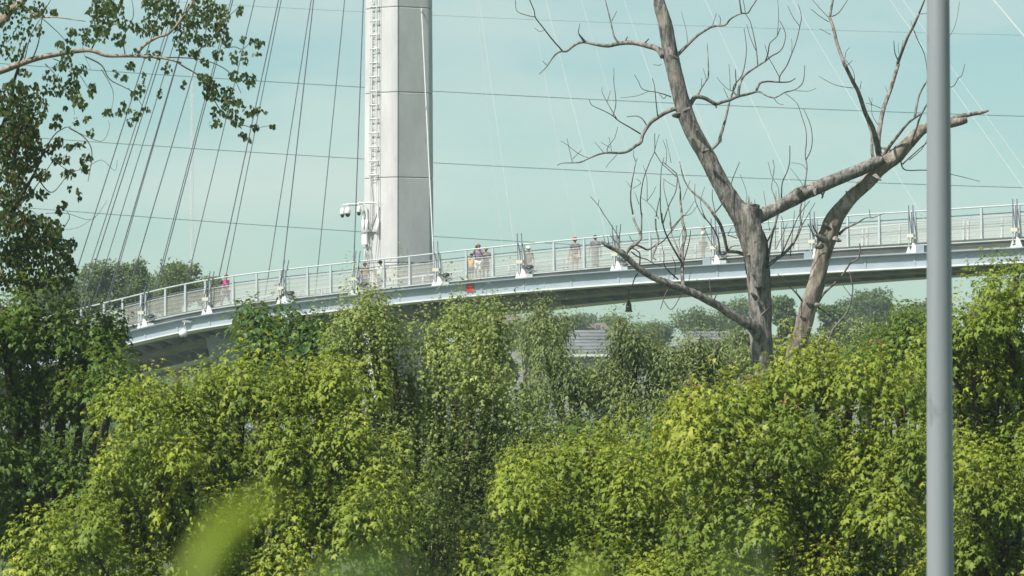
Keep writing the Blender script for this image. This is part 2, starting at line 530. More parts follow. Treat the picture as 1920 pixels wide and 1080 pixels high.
# solid fascia behind the angles
rings = [[bp(u, w, h) for w, h in ((0.24, 0.05), (0.34, 0.05), (0.34, deck_h(u) - 0.02), (0.24, deck_h(u) - 0.02))] for u in U_ALL]
MB().loft(rings).build('edge_fascia', M['kerb'], bridge)
rings = [[bp(u, w, h) for w, h in ((W - 0.34, 0.05), (W - 0.24, 0.05), (W - 0.24, deck_h(u) - 0.02), (W - 0.34, deck_h(u) - 0.02))] for u in U_ALL]
MB().loft(rings).build('edge_fascia', M['kerb'], bridge)
# longitudinal stringers and transverse floor beams below the deck
for w in (1.25, 2.6, 3.95):
    sweep(rect(w - 0.10, w + 0.10, -0.40, 0.03)).build('stringer', M['soffit'], bridge)
sweep(rect(2.2, 3.0, -0.62, -0.42)).build('service_duct', M['soffit'], bridge)
beam_u = []
for k in range(len(ANCH) - 1):
    for f in (0.0, 0.25, 0.5, 0.75):
        beam_u.append(ANCH[k] * (1 - f) + ANCH[k + 1] * f)
for u in beam_u:
    o, t, n = frame(u)
    mb = MB()
    r = []
    for w in (0.36, W - 0.36):
        base = bp(u, w, 0)
        r.append([base - t * 0.09 + UP * -0.56, base + t * 0.09 + UP * -0.56, base + t * 0.05 + UP * 0.02, base - t * 0.05 + UP * 0.02])
    mb.loft(r)
    mb.build('floor_beam', M['soffit'], bridge)
sweep(rect(0.5, W - 0.5, 0.032, 0.052)).build('deck_pan', M['soffit'], bridge)

# ------------------------------------------------------------------ railings
def bay_us():
    out = []
    for k in range(len(ANCH) - 1):
        a, b = ANCH[k] + 4, ANCH[k + 1] - 4
        out.append((a, b))
    return out


def make_railing(name, label, w, near):
    root = thing(name, bp(960, w, deck_h(960)), label, 'railing')
    post_m = M['rail']
    H = 1.37
    sgn = 1 if near else -1
    posts = []
    for (a, b) in bay_us():
        for f in (0, 1 / 3, 2 / 3, 1):
            posts.append(a + (b - a) * f)
    for u in posts:
        if u < -260 or u > 2350: continue
        o, t, n = frame(u)
        c = bp(u, w, deck_h(u))
        mb = MB()
        lean = n * sgn * 0.05
        r = []
        for hz, ww, dd in ((-0.03, 0.052, 0.075), (0.0, 0.052, 0.075), (H - 0.02, 0.045, 0.035), (H + 0.0, 0.045, 0.035)):
            cc = c + UP * hz + lean * (1 - hz / H)
            r.append([cc - t * ww - n * dd, cc + t * ww - n * dd, cc + t * ww + n * dd, cc - t * ww + n * dd])
        mb.loft(r)
        po = mb.build('post', post_m, root)
        MB().box(c + lean + UP * 0.01, (0.2, 0.26, 0.03), ax=(t, n, UP)).build('base_plate', post_m, po)
    us = np.arange(-260, 2351, 22.0)
    top = MB().tube([bp(u, w, deck_h(u) + H + 0.035) for u in us], 0.036, 7)
    top.build('top_rail', M['rail'], root, smooth=True)
    hr = MB().tube([bp(u, w + sgn * 0.14, deck_h(u) + 1.10) for u in us], 0.028, 6)
    hr.build('handrail', M['handrail'], root, smooth=True)
    for i, hh in enumerate((0.98, 0.78, 0.58, 0.38, 0.18) if near else (0.98, 0.5)):
        MB().tube([bp(u, w + sgn * 0.03, deck_h(u) + hh) for u in us], 0.011 if i == 0 else 0.004, 4).build('infill_wire', M['rail'] if i == 0 else M['wire'], root)
    # mesh infill, one panel to a bay
    for (a, b) in bay_us():
        for f in range(3):
            u0 = a + (b - a) * f / 3; u1 = a + (b - a) * (f + 1) / 3
            if u1 < -260 or u0 > 2340: continue
            p = [bp(u0 + 2.2, w + sgn * 0.06, deck_h(u0) + 0.06), bp(u1 - 2.2, w + sgn * 0.06, deck_h(u1) + 0.06),
                 bp(u1 - 2.2, w + sgn * 0.06, deck_h(u1) + 1.02), bp(u0 + 2.2, w + sgn * 0.06, deck_h(u0) + 1.02)]
            MB().add(p, [(0, 1, 2, 3)]).build('mesh_panel', M['veil'] if near else M['veil2'], root, normals=False)
    return root


make_railing('railing', 'pale grey post and mesh railing along the near edge of the footbridge', 0.30, True)
make_railing('railing', 'pale grey post railing on the far side of the footbridge deck', W - 0.30, False)

# ------------------------------------------------------------------ pylon
PY = 203.0
pu = PX * PY
PREF = P(745, 490, PY)
base_z = terrain(PREF[0], PY) - 1.5
plan = [(-65, 1.45), (-33, 0.42), (-12, 0.10), (-5, 0.03), (0, 0.0), (60, 0.80), (67, 1.45), (52, 3.1), (-40, 3.3)]
zv = lambda v: P(745, v, PY)[2]
ztop = zv(-1500)


def pscale(z):
    return 1.0 - 0.0034 * (z - zv(490)) if z < zv(0) else (1.0 - 0.0034 * (zv(0) - zv(490))) - 0.0022 * (z - zv(0))


def pring(z, inset=0.0):
    sc = pscale(z)
    c = np.array([0, 1.6])
    out = []
    for dx, dy in plan:
        q = np.array([dx * pu, dy]) - c * np.array([0, 1])
        q = q * sc * (1 - inset)
        out.append(np.array([PREF[0] + q[0], PY + 1.6 + q[1], z]))
    return out


pylon = thing('bridge_pylon', (PREF[0], PY + 1.6, base_z), 'tall pale concrete bridge pylon with a shaded right face', 'pylon')
seams = [v for v in range(12 + 160 * 5, -1400, -160)]
zs = [base_z] + [zv(v) for v in seams if zv(v) > base_z + 1] + [ztop]
for i in range(len(zs) - 1):
    z0, z1 = zs[i], zs[i + 1]
    mb = MB()
    g_ = 0.018
    mb.loft([pring(z0 + g_, 0.006), pring(z0 + g_ + 0.03), pring(z1 - g_ - 0.03), pring(z1 - g_, 0.006)])
    mb.build('concrete_segment', M['concrete'], pylon)
MB().loft([pring(z_, 0.02) for z_ in [base_z] + [zv(v) for v in range(500, -1500, -100) if base_z + .2 < zv(v) < ztop - .2] + [ztop - 0.1]]).build('joint_core', M['joint'], pylon)
# vertical arris strips
for (dx, dy) in ((-33, 0.42), (0.6, 0.012)):
    pts = []
    for z in np.linspace(base_z, ztop, 20):
        sc = pscale(z)
        pts.append([PREF[0] + dx * pu * sc, PY + 1.6 + (dy - 1.6) * sc - 0.004, z])
    MB().tube(pts, 0.016, 4).build('arris_strip', M['joint'] if dx > -5 else M['pier'], pylon)


def face_pt(dx, z, off):
    """point in front of the pylon's sunlit left faces"""
    sc = pscale(z)
    if dx <= -33: f = (dx + 65) / 32; dy = 1.45 + (0.42 - 1.45) * f; n = np.array([-0.775, -0.632, 0])
    else: f = (dx + 33) / 33; dy = 0.42 * (1 - f); n = np.array([-0.44, -0.90, 0])
    p = np.array([PREF[0] + dx * pu * sc, PY + 1.6 + (dy - 1.6) * sc, z])
    return p + n * off


# access ladder on the sunlit face
lad_z0, lad_z1 = zv(338), zv(-500)
ladder = thing('access_ladder', face_pt(-50, lad_z0, 0.0), 'white caged access ladder running up the sunlit face of the pylon', 'ladder')
for dx in (-50, -40):
    MB().tube([face_pt(dx, z, 0.13) for z in np.linspace(lad_z0, lad_z1, 14)], 0.022, 5).build('side_rail', M['white'], ladder)
z = lad_z0 + 0.1
while z < lad_z1:
    MB().tube([face_pt(-50, z, 0.13), face_pt(-40, z, 0.13)], 0.016, 5).build('rung', M['white'], ladder)
    z += 0.33
z = lad_z0 + 0.3
k = 0
while z < lad_z1:
    mb = MB()
    mb.tube([face_pt(-37, z, 0.0), face_pt(-37, z, 0.18)], 0.03, 4)
    mb.tube([face_pt(-50, z, 0.17), face_pt(-34, z, 0.17)], 0.03, 4)
    mb.build('bracket', M['white'], ladder)
    z += 0.7
MB().tube([face_pt(-36, z, 0.17) for z in np.linspace(lad_z0 - 1.2, lad_z1, 14)], 0.022, 5).build('safety_rail', M['white'], ladder)

# conduits under the cameras
cond = thing('cable_conduit', face_pt(-48, zv(490), 0), 'looping cable conduits strapped to the pylon below the cameras', 'conduit')
for j, pl in enumerate(([(697, 345), (700, 400), (692, 440), (684, 480), (684, 520)], [(684, 432), (680, 455), (690, 475), (688, 510)],
                        [(694, 432), (696, 455), (686, 472), (692, 512)], [(712, 432), (708, 470), (704, 512)], [(687, 440), (697, 470), (700, 512)])):
    MB().tube(smooth_pts([face_pt(u - 745, zv(v), 0.06 + 0.02 * j) for u, v in pl], 4), 0.022, 5).build('conduit_pipe', M['wire'], cond, smooth=True)
mb = MB(); mb.box(face_pt(-49, zv(431), 0.10), (0.95, 0.10, 0.12), rz=math.radians(-38)); mb.build('mounting_bar', M['wire'], cond)
MB().box(face_pt(-58, zv(447), 0.12), (0.34, 0.2, 0.5), rz=math.radians(-38)).build('junction_box', M['white'], cond)

# CCTV cameras on goosenecks
def cctv(label, pole_dx, u_end, v_arm, u_cam, big_):
    p0 = face_pt(pole_dx, zv(438), 0.12); p1 = face_pt(pole_dx, zv(400), 0.12)
    y = p1[1]
    A = P(745 + pole_dx - 7, v_arm, y)
    B = P(u_end, v_arm, y)
    C = P(u_cam, v_arm + 6, y)
    root = thing('security_camera', p0, label, 'camera', 'cameras on goosenecks beside the pylon')
    pts = smooth_pts([p0, p1, P(745 + pole_dx - 2, v_arm + 8, y), A, (A + B) / 2, B], 3)
    MB().tube(pts, 0.045, 7).build('gooseneck_arm', M['white'], root, smooth=True)
    MB().tube([p0 - UP * 0.05, p1 - UP * 0.25], 0.075, 8).build('sleeve', M['white'], root, smooth=True)
    h = MB().tube([np.array([C[0], y, B[2]]), C - UP * 0.02], 0.03, 6)
    h.build('drop_tube', M['white'], root)
    s = 0.155 if big_ else 0.12
    MB().lathe(C - UP * 0.02, [(0.05, 0.03), (s * 0.75, -0.02), (s, -0.13), (s * 1.05, -0.25), (s * 1.0, -0.29)], 12).build('housing', M['white'], root, smooth=True)
    MB().lathe(C - UP * 0.31, [(s * 0.9, 0.02), (s * 0.85, -0.06), (s * 0.55, -0.14), (s * 0.1, -0.17)], 12).build('dome', M['black'], root, smooth=True)


cctv('white dome camera farthest out on its gooseneck left of the pylon', -63, 643, 384.5, 642, False)
cctv('large white camera with a black dome beside the pylon', -56, 650, 383, 652, True)
cctv('small white dome camera closest to the pylon edge', -34, 672, 380.5, 673, False)

# concrete pier under the bridge by the pylon
pr = thing('bridge_pier', (P(775, 640, 199)[0], 199.0, terrain(-4, 199)), 'plain grey concrete bridge pier below the deck seen between treetops', 'pier')
zt = P(775, 604, 199)[2]
c = P(775, 640, 199)
mb = MB(); mb.loft([[np.array([c[0] + sx * w_, 199 + sy * 1.1, z_]) for sx, sy in ((-1, -1), (1, -1), (1, 1), (-1, 1))] for z_, w_ in ((terrain(-4, 199) - 1, 1.5), (zt - 0.9, 1.5), (zt - 0.35, 2.0), (zt, 2.0))])
mb.build('pier_wall', M['pier'], pr)
MB().box((c[0], 199, zt + 0.09), (3.2, 1.4, 0.18)).build('bearing_plinth', M['pier'], pr)
# steel pier frame at the left end
pf = thing('pier_frame', (P(370, 660, 201)[0], 201.5, terrain(-15, 201)), 'dark steel and concrete pier frame under the left end of the footbridge', 'pier')
for v0, v1, ua, ub, Y in ((652, 664, 215, 400, 205.6), (667, 678, 205, 470, 205.9), (681, 694, 195, 480, 206.2), (697, 706, 185, 470, 206.5)):
    a = P(ua, v0 + 4, Y); b = P(ub, v0 - 8, Y)
    hh = (v1 - v0) * PX * Y
    r = []
    for q in (a, b):
        r.append([q + np.array([0, -0.15, -hh]), q + np.array([0, 0.15, -hh]), q + np.array([0, 0.15, 0]), q + np.array([0, -0.15, 0])])
    MB().loft(r).build('cross_beam', M['soffit'], pf)
for u in (212, 262, 300, 372, 415):
    a = P(u, 640, 206.9); b = P(u + 3, 720, 206.9)
    MB().tube([a, b], 0.16, 6).build('pier_post', M['pier'], pf)
for ua, ub, vv in ((218, 236, 707), (252, 272, 701), (284, 306, 696), (360, 378, 672), (250, 288, 646)):  # sunlit gaps below the deck painted as pale strips
    a = P(ua, vv, 207.2); b = P(ub, vv - 4, 207.2)
    hh = 0.24
    MB().loft([[q + np.array([0, -0.05, -hh]), q + np.array([0, 0.05, -hh]), q + np.array([0, 0.05, 0]), q + np.array([0, -0.05, 0])] for q in (a, b)]).build('sunlit_gap_strip', M['flange'], pf)
r = []
for (u, v) in ((384, 628), (398, 690)):
    a = P(u, v, 200.5); b = P(480, v, 201.0)
    r.append([a, b, b + np.array([0, 0.6, 0]), a + np.array([0, 0.6, 0])])
MB().loft(r).build('pier_wall', M['girder'], pf)

# ------------------------------------------------------------------ stay sockets, floodlights, cables
for k, u in enumerate(ANCH):
    if not (100 < u < 2000): continue
    nth = k
    o, t, n = frame(u)
    side = 'left' if u < 745 else 'right'
    order = {150: 'leftmost', 262: 'second from the left', 383: 'third from the left', 524: 'fourth from the left', 662: 'just left of the pylon', 815: 'at the right foot of the pylon',
             972: 'beside the white cap', 1150: 'right of the long grey dress', 1335: 'beside the white shirt', 1520: 'behind the leaning dead stem',
             1705: 'just left of the street light pole', 1900: 'at the right edge'}[u]
    root = thing('cable_anchor', bp(u, 0.1, 0.05), 'white triangular cable anchor on the deck edge, ' + order, 'anchor', 'cable anchors along the deck edge')
    mb = MB()
    b0 = bp(u + 8, 0.02, 0.05)
    prof = [(-0.20, 0), (0.22, 0), (0.10, 0.30), (-0.02, 0.44), (-0.09, 0.42), (-0.13, 0.17)]
    mb.loft([[b0 + t * x + UP * z_ + n * d for x, z_ in prof] for d in (0, 0.07)])
    mb.build('gusset_plate', M['white'], root)
    b1 = bp(u - 2, 0.04, 0.05)
    mb = MB(); mb.loft([[b1 + t * x + UP * z_ + n * d for x, z_ in ((-0.14, 0), (0.1, 0), (0.04, 0.3), (-0.03, 0.3))] for d in (0, 0.07)])
    mb.build('gusset_plate', M['white'], root)
    lean = -0.10 if u > 745 else 0.13
    lean *= min(1.0, abs(u - 745) / 250.0) if u < 745 else 1.0
    b2 = bp(u + 2, 0.05, 0.62)
    for s_ in (-0.11, 0.11):
        MB().tube([b2 + t * s_ + UP * 0.28 + n * 0.02, b2 + t * (s_ + lean * 1.6) + UP * 1.55 + n * 0.25], 0.026, 6).build('black_strut', M['handrail'], root)
        MB().tube([b2 + t * s_ * 0.8 - UP * 0.35, b2 + t * s_ + UP * 0.2], 0.03, 6).build('tie_rod', M['wire'], root)
    MB().box(b2 + UP * 0.20, (0.34, 0.16, 0.16), ax=(t, n, UP)).build('clamp', M['cream'], root)
    # floodlight beside the anchor
    if 250 < u < 1600 and u != 383:
        fl = thing('floodlight', bp(u + 20, 0.12, 0.05), 'black and silver floodlight by the anchor ' + order, 'floodlight', 'floodlights along the deck edge')
        c0 = bp(u + 20, 0.12, 0.05)
        MB().box(c0 + UP * 0.09, (0.34, 0.22, 0.17), ax=(t, n, UP)).build('base_box', M['wire'], fl)
        MB().tube([c0 + UP * 0.16, c0 + UP * 0.30], 0.05, 6).build('stem', M['black'], fl)
        ax = norm(UP * 0.9 - n * 0.35)
        MB().lathe(c0 + UP * 0.28, [(0.08, 0), (0.17, 0.06), (0.20, 0.16), (0.19, 0.20)], 12, axis=ax).build('reflector', M['chrome'], fl, smooth=True)
        MB().lathe(c0 + UP * 0.28 + ax * 0.205, [(0.205, 0), (0.20, 0.05), (0.15, 0.085), (0.05, 0.10)], 12, axis=ax).build('hood', M['black'], fl, smooth=True)

ordn = ['first', 'second', 'third', 'fourth', 'fifth', 'sixth', 'seventh', 'eighth', 'ninth', 'tenth', 'eleventh', 'twelfth', 'thirteenth', 'fourteenth', 'fifteenth', 'sixteenth']


def cable(u0, v0, w, slope, mat, r, label, ptop=740):
    """from the deck edge at column u0, w across, up to the pylon; slope = du/dv in the picture"""
    def on_deck(ucol):
        uu = ucol
        for _ in range(6):
            q_ = bp(uu, w, 0.15)
            fz = q_[1] * CP + (q_[2] - CZ) * SP
            uu += ucol - (960 + q_[0] / fz / PX)
        q_ = bp(uu, w, 0.15)
        fz = q_[1] * CP + (q_[2] - CZ) * SP
        return q_, 540 - (-q_[1] * SP + (q_[2] - CZ) * CP) / fz / PX
    for _ in range(8):
        lo, vd = on_deck(u0)
        u0 += slope * (vd - v0); v0 = vd
    lo = on_deck(u0)[0]
    vt = v0 - (ptop - u0) / slope if slope > 0 else v0 + (ptop - u0) / slope
    vt = v0 + (ptop - u0) / slope
    hi = P(ptop, vt, PY + 0.8)
    mb = MB(); mb.tube([lo + (hi - lo) * f for f in np.linspace(0, 1, 3)], r, 6)
    o = mb.build('stay_cable', mat, None, org=lo)
    tag(o, label, 'cable', 'stay cables fanning from the pylon')


left = [(664, 478, .3, -.036), (597, 492, W, -.10), (531, 500, .3, -.114), (506, 497, W, -.156), (424, 516, W, -.20), (405, 545, .3, -.215), (355, 510, W, -.24),
        (286, 575, .3, -.262), (279, 588, W, -.262), (222, 610, .3, -.297), (196, 592, W, -.288), (178, 640, .3, -.294), (150, 650, W, -.31), (125, 660, .3, -.32), (118, 655, W, -.325), (92, 670, .3, -.32)]
for i, (u, v, w, s) in enumerate(left):
    cable(u, v, w, s, M['cable_shaded'], 0.029 if w < 1 else 0.024, f'dark stay cable left of the pylon, {ordn[i]} counting outwards from it')
right = [(814, 510, .3, .048, 790), (946, 505, W, .103, 750), (970, 500, .3, .143, 750), (1092, 512, W, .19, 750), (1152, 505, .3, .255, 750), (1240, 500, W, .30, 750), (1338, 485, .3, .346, 750), (1420, 480, W, .415, 750),
         (1541, 470, .3, .466, 750), (1765, 465, .3, .60, 750), (1999, 465, .3, .711, 750), (2024, 460, W, .72, 750), (2220, 425, .3, .84, 750)]
for i, (u, v, w, s, pt) in enumerate(right):
    lab = 'pale stay cable crossing the shaded face of the pylon' if i == 0 else f'thin pale stay cable right of the pylon, {ordn[i - 1]} counting outwards from it'
    cable(u, v, w, s, M['cable_sunlit'], 0.028 if i in (0, 12) else 0.0105, lab, pt)

# things fixed to the girder: red panel, hanging lights
c = bp(880, 0.06, -0.16)
o, t, n = frame(880)
MB().box(c, (0.40, 0.03, 0.40), ax=(t, n, UP)).build('red_marker_panel', M['red'], None)
tag(bpy.data.objects['red_marker_panel'], 'small square red marker panel on the side of the girder', 'panel')
c = bp(1138, 2.2, -0.62)
zb = P(1138, 585, c[1])[2]; zt = P(1138, 566, c[1])[2]
nl = thing('navigation_light', (c[0], c[1], zb), 'black bell shaped light hanging on a rod below the footbridge', 'light')
MB().tube([np.array([c[0], c[1], c[2] + 0.1]), np.array([c[0], c[1], zt])], 0.03, 6).build('hanging_rod', M['black'], nl)
MB().lathe((c[0], c[1], zb), [(0.17, 0), (0.19, 0.02), (0.15, 0.12), (0.13, 0.36), (0.07, 0.48), (0.04, 0.56)], 12).build('lamp_body', M['black'], nl, smooth=True)
c = bp(350, 0.0, -0.20)
wl_ = thing('navigation_light', bp(350, -0.25, -0.95), 'white globe light on a bracket below the left end of the girder', 'light')
MB().box(bp(352, -0.02, -0.12), (0.5, 0.12, 0.10)).build('wall_bracket', M['wire'], wl_)
MB().tube(smooth_pts([bp(352, -0.05, -0.15), bp(352, -0.28, -0.25), bp(351, -0.32, -0.55)], 4), 0.025, 6).build('gooseneck', M['wire'], wl_)
MB().lathe(bp(350, -0.32, -0.95), [(0.05, 0), (0.16, 0.05), (0.22, 0.17), (0.20, 0.27), (0.12, 0.36), (0.05, 0.42)], 12).build('globe', M['white'], wl_, smooth=True)
MB().lathe(bp(350, -0.32, -1.01), [(0.02, 0), (0.13, 0.03), (0.17, 0.075)], 12).build('lens', M['black'], wl_, smooth=True)
# white information sheet on the railing
c = bp(515, 0.42, deck_h(515) + 0.62); o, t, n = frame(515)
MB().box(c, (0.30, 0.02, 0.52), ax=(t, n, UP)).build('notice_board', M['white'], None)
tag(bpy.data.objects['notice_board'], 'plain white notice sheet fixed inside the footbridge railing', 'notice')
# equipment cabinets on the deck edge
for u, lab in ((1325, 'grey equipment box on the deck edge under the visitor in the white shirt'), (1515, 'grey equipment box on the deck edge behind the leaning dead stem'), (1725, 'grey equipment box on the deck edge left of the street light pole')):
    o, t, n = frame(u)
    b_ = MB().box(bp(u, 0.1, 0.22), (0.42, 0.22, 0.34), ax=(t, n, UP)).build('equipment_box', M['girder'], None)
    tag(b_, lab, 'box', 'equipment boxes on the deck edge')

# ------------------------------------------------------------------ power lines, mast
for i, (a, b) in enumerate((((500, 13), (1920, 66)), ((330, 142), (1920, 218)), ((190, 267), (1920, 352)), ((130, 396), (1100, 460)))):
    Y = 262 + i * 3.0
    sl = (b[1] - a[1]) / (b[0] - a[0])
    sag = [1.00, .86, .82, .62][i]
    pts = []
    for u in np.arange(-300, 2301, 100):
        v = a[1] + sl * (u - a[0]) + 14e-6 * (u - a[0]) * (b[0] - u) * 0.8
        pts.append(P(u, v, Y))
    o = MB().tube(pts, 0.009 if i == 0 else 0.021, 5).build('power_line', M['power'], None)
    tag(o, ['faint topmost power line high behind the pylon', 'power line second from the top behind the pylon', 'power line third from the top behind the pylon', 'lowest power line just above the footbridge railing'][i], 'power line', 'power lines behind the pylon')
MY = 560.0
mb_root = thing('radio_mast', P(360, 600, MY) * np.array([1, 1, 0]) + np.array([0, 0, terrain(-44, MY)]), 'faint slender lattice radio mast rising behind the stay cables', 'mast')
mz0, mz1 = terrain(-44, MY), P(360, 128, MY)[2]
mc = P(360, 400, MY)
hw = 0.17
corn = [np.array([mc[0] + hw * math.cos(a), MY + hw * math.sin(a), 0]) for a in (0.5, 2.6, 4.7)]
for q in corn:
    MB().tube([q + UP * mz0, q + UP * mz1], 0.035, 4).build('mast_leg', M['white'], mb_root)
mb = MB()
nb = 60
for i in range(nb):
    za, zb_ = mz0 + (mz1 - mz0) * i / nb, mz0 + (mz1 - mz0) * (i + 1) / nb
    for j in range(3):
        mb.tube([corn[j] + UP * za, corn[(j + 1) % 3] + UP * zb_], 0.018, 3, cap=False)
mb.build('lattice_bracing', M['white'], mb_root)
mb_root.children[-1]['kind'] = 'stuff'

# ------------------------------------------------------------------ street light pole
PO = P(1763, 1080, 29.0)
gz = terrain(PO[0], 29.0)
pole = thing('street_light_pole', (PO[0], 29.0, gz), 'tall smooth grey metal street light pole in front of the maples', 'pole')
prof = []
for v, wpx in ((2400, 56), (1080, 51), (540, 47), (0, 42.5), (-700, 37), (-1100, 34)):
    z_ = max(P(1763, v, 29.0)[2], gz + 0.02)
    prof.append((wpx / 2 * PX * 29, z_ - gz))
prof = sorted(set(prof), key=lambda a: a[1])
MB().lathe((PO[0], 29.0, gz), prof, 40).build('shaft', M['pole'], pole, smooth=True)
MB().lathe((PO[0], 29.0, gz), [(0.24, 0), (0.24, 0.04), (0.15, 0.10), (0.14, 0.13)], 24).build('base_flange', M['pole'], pole, smooth=True)
zt_ = P(1763, -1100, 29.0)[2]
MB().tube(smooth_pts([(PO[0], 29, zt_ - 0.1), (PO[0] + 0.1, 29, zt_ + 0.5), (PO[0] + 0.9, 29, zt_ + 0.9), (PO[0] + 1.8, 29, zt_ + 1.0)], 4), 0.05, 8).build('lamp_arm', M['pole'], pole, smooth=True)
MB().lathe((PO[0] + 1.7, 29, zt_ + 0.98), [(0.08, 0), (0.16, 0.1), (0.17, 0.5), (0.06, 0.65)], 12, axis=(1, 0, 0.05)).build('lamp_head', M['pole'], pole, smooth=True)

# ------------------------------------------------------------------ dead tree
DY = 90.0
Z = {'1': (960, 0), '2': (1040, 140), '3': (1260, 0), '4': (1260, 140), '5': (1100, 260), '6': (1340, 300), '7': (1100, 400), '8': (1360, 440), '9': (1520, 120), 'a': (1520, 0), 'i': None}


def zc(k, pts):
    if k == 'i': return [tuple(p) for p in pts]
    ox, oy = Z[k]
    return [(ox + x / 6.0, oy + y / 6.0) for x, y in pts]


dead_reg = []     # (u, v, depth) of every branch point laid so far
droot_xy = P(1430, 760, DY)
dgz = terrain(droot_xy[0], DY)
dead = thing('dead_tree', (droot_xy[0], DY, dgz), 'bare grey dead tree with a broken crown in front of the footbridge', 'tree')


def branch(pts, w0, w1, name='branch', mat='twig', seg=5, sub=3, drift=None, wob=0.0, jag=False, widths=None, dep0=None):
    if dep0 is None:
        best, d0 = 1e9, 0.0
        for (a, b, c_) in dead_reg:
            d = (a - pts[0][0]) ** 2 + (b - pts[0][1]) ** 2
            if d < best: best, d0 = d, c_
        dep0 = d0
    L = sum(math.hypot(pts[i + 1][0] - pts[i][0], pts[i + 1][1] - pts[i][1]) for i in range(len(pts) - 1))
    if drift is None:
        drift = random.choice((-1, 1)) * random.uniform(0.25, 0.8) * min(L, 260) * PX * DY
    n = len(pts)
    acc = 0.0
    P3 = []
    for i, (u, v) in enumerate(pts):
        if i: acc += math.hypot(u - pts[i - 1][0], v - pts[i - 1][1])
        f = acc / max(L, 1e-6)
        dep = dep0 + drift * f * (1.3 - 0.3 * f)
        if widths: wd = widths[i]
        else: wd = w0 + (w1 - w0) * f ** 0.8
        p = P(u, v, DY + dep)
        P3.append(np.array([*p, wd * 0.5 * PX * DY]))
        dead_reg.append((u, v, dep))
    for i in range(n - 1):
        for f in (0.25, 0.5, 0.75):
            a, b = dead_reg[-n + i], dead_reg[-n + i + 1]
            # midpoints help children find their parent
            dead_mid.append(tuple(a[k] + (b[k] - a[k]) * f for k in range(3)))
    S = smooth_pts(P3, sub)
    mb = MB()
    mb.tube([s_[:3] for s_ in S], [max(s_[3], 0.0026) for s_ in S], seg, wob=wob)
    return mb, P3


dead_mid = []


def B(k, w0, w1, pts, **kw):
    pp = zc(k, pts)
    thick = max(w0, w1)
    mat = kw.pop('mat', 'twig' if thick < 3.6 else 'deadbark')
    mb, _ = branch(pp, w0, w1, seg=5 if thick < 3.6 else (7 if thick < 9 else 12), wob=0.0 if thick < 3.6 else 0.06, **kw)
    dead_reg.extend(dead_mid); dead_mid.clear()
    return mb.build('branch' if thick < 9 else 'limb', M[mat], dead, smooth=True)


def big_limb(name, pw, mat, sub=9, seg=24, drift=0.0, dep0=None, wob=0.075):
    pts = [(a, b) for a, b, _ in pw]
    mb, P3 = branch(pts, 0, 0, widths=[c_ for _, _, c_ in pw], seg=seg, sub=sub, drift=drift, dep0=dep0, wob=wob)
    dead_reg.extend(dead_mid); dead_mid.clear()
    return mb.build(name, M[mat], dead, smooth=True)


big_limb('trunk', [(1432, 1500, 66), (1432, 1000, 54), (1431, 800, 48), (1429, 700, 43), (1428, 640, 42), (1425, 590, 43), (1424, 540, 44), (1420, 495, 46), (1412, 452, 50), (1398, 420, 43),
                   (1377, 386, 37), (1355, 350, 33), (1331, 305, 32), (1308, 262, 32), (1284, 212, 31), (1269, 152, 29), (1257, 100, 29), (1246, 42, 26), (1236, 4, 22), (1233, -6, 15)], 'deadbark', dep0=0.0, drift=0.4)
big_limb('broken_stub', [(1424, 540, 18), (1420, 490, 32), (1414, 445, 38), (1408, 410, 37), (1407, 388, 35), (1407, 383, 33)], 'deadbark', dep0=-0.05)
for (u, v, h, w) in ((1394, 386, 8, 5), (1400, 384, 12, 5), (1405, 385, 19, 7), (1410, 386, 9, 6), (1416, 387, 14, 4), (1422, 388, 6, 4)):
    mb = MB().tube([P(u, v + 4, DY - 0.08 + random.uniform(-.1, .1)), P(u - 1, v - h, DY)], [w * .5 * PX * DY, 0.004], 5)
    mb.build('splinter', M['barewood'], dead)
big_limb('limb', [(1412, 412, 20), (1432, 402, 26), (1457, 390, 24), (1480, 377, 26), (1500, 366, 29), (1532, 351, 26), (1582, 331, 24), (1620, 315, 23), (1643, 303, 20), (1655, 296, 12)], 'deadbark', dep0=0.05, drift=0.25)
big_limb('stem', [(1432, 1200, 40), (1455, 900, 38), (1478, 740, 36), (1494, 650, 34), (1505, 615, 33), (1517, 573, 32), (1528, 540, 32), (1537, 505, 31), (1544, 472, 31), (1553, 442, 36), (1566, 408, 33),
                         (1588, 379, 27), (1622, 346, 26), (1650, 316, 27), (1680, 292, 29), (1703, 268, 24), (1728, 244, 21), (1745, 238, 19), (1787, 230, 18), (1808, 225, 15), (1813, 224, 12)], 'barewood', dep0=0.15, drift=0.5)
big_limb('split_sliver', [(1770, 229, 8), (1798, 219, 10), (1822, 214, 8), (1845, 210, 6), (1854, 207, 3)], 'deadbark', seg=7)
big_limb('limb', [(1426, 640, 20), (1414, 614, 24), (1394, 602, 20), (1376, 592, 17), (1357, 580, 16), (1333, 566, 15), (1308, 553, 15), (1283, 543, 14), (1258, 533, 14), (1230, 523, 12), (1208, 510, 12), (1190, 497, 11), (1176, 483, 11), (1167, 475, 12), (1155, 468, 9), (1138, 460, 8), (1127, 452, 4)], 'deadbark', dep0=0.12, drift=-1.7)
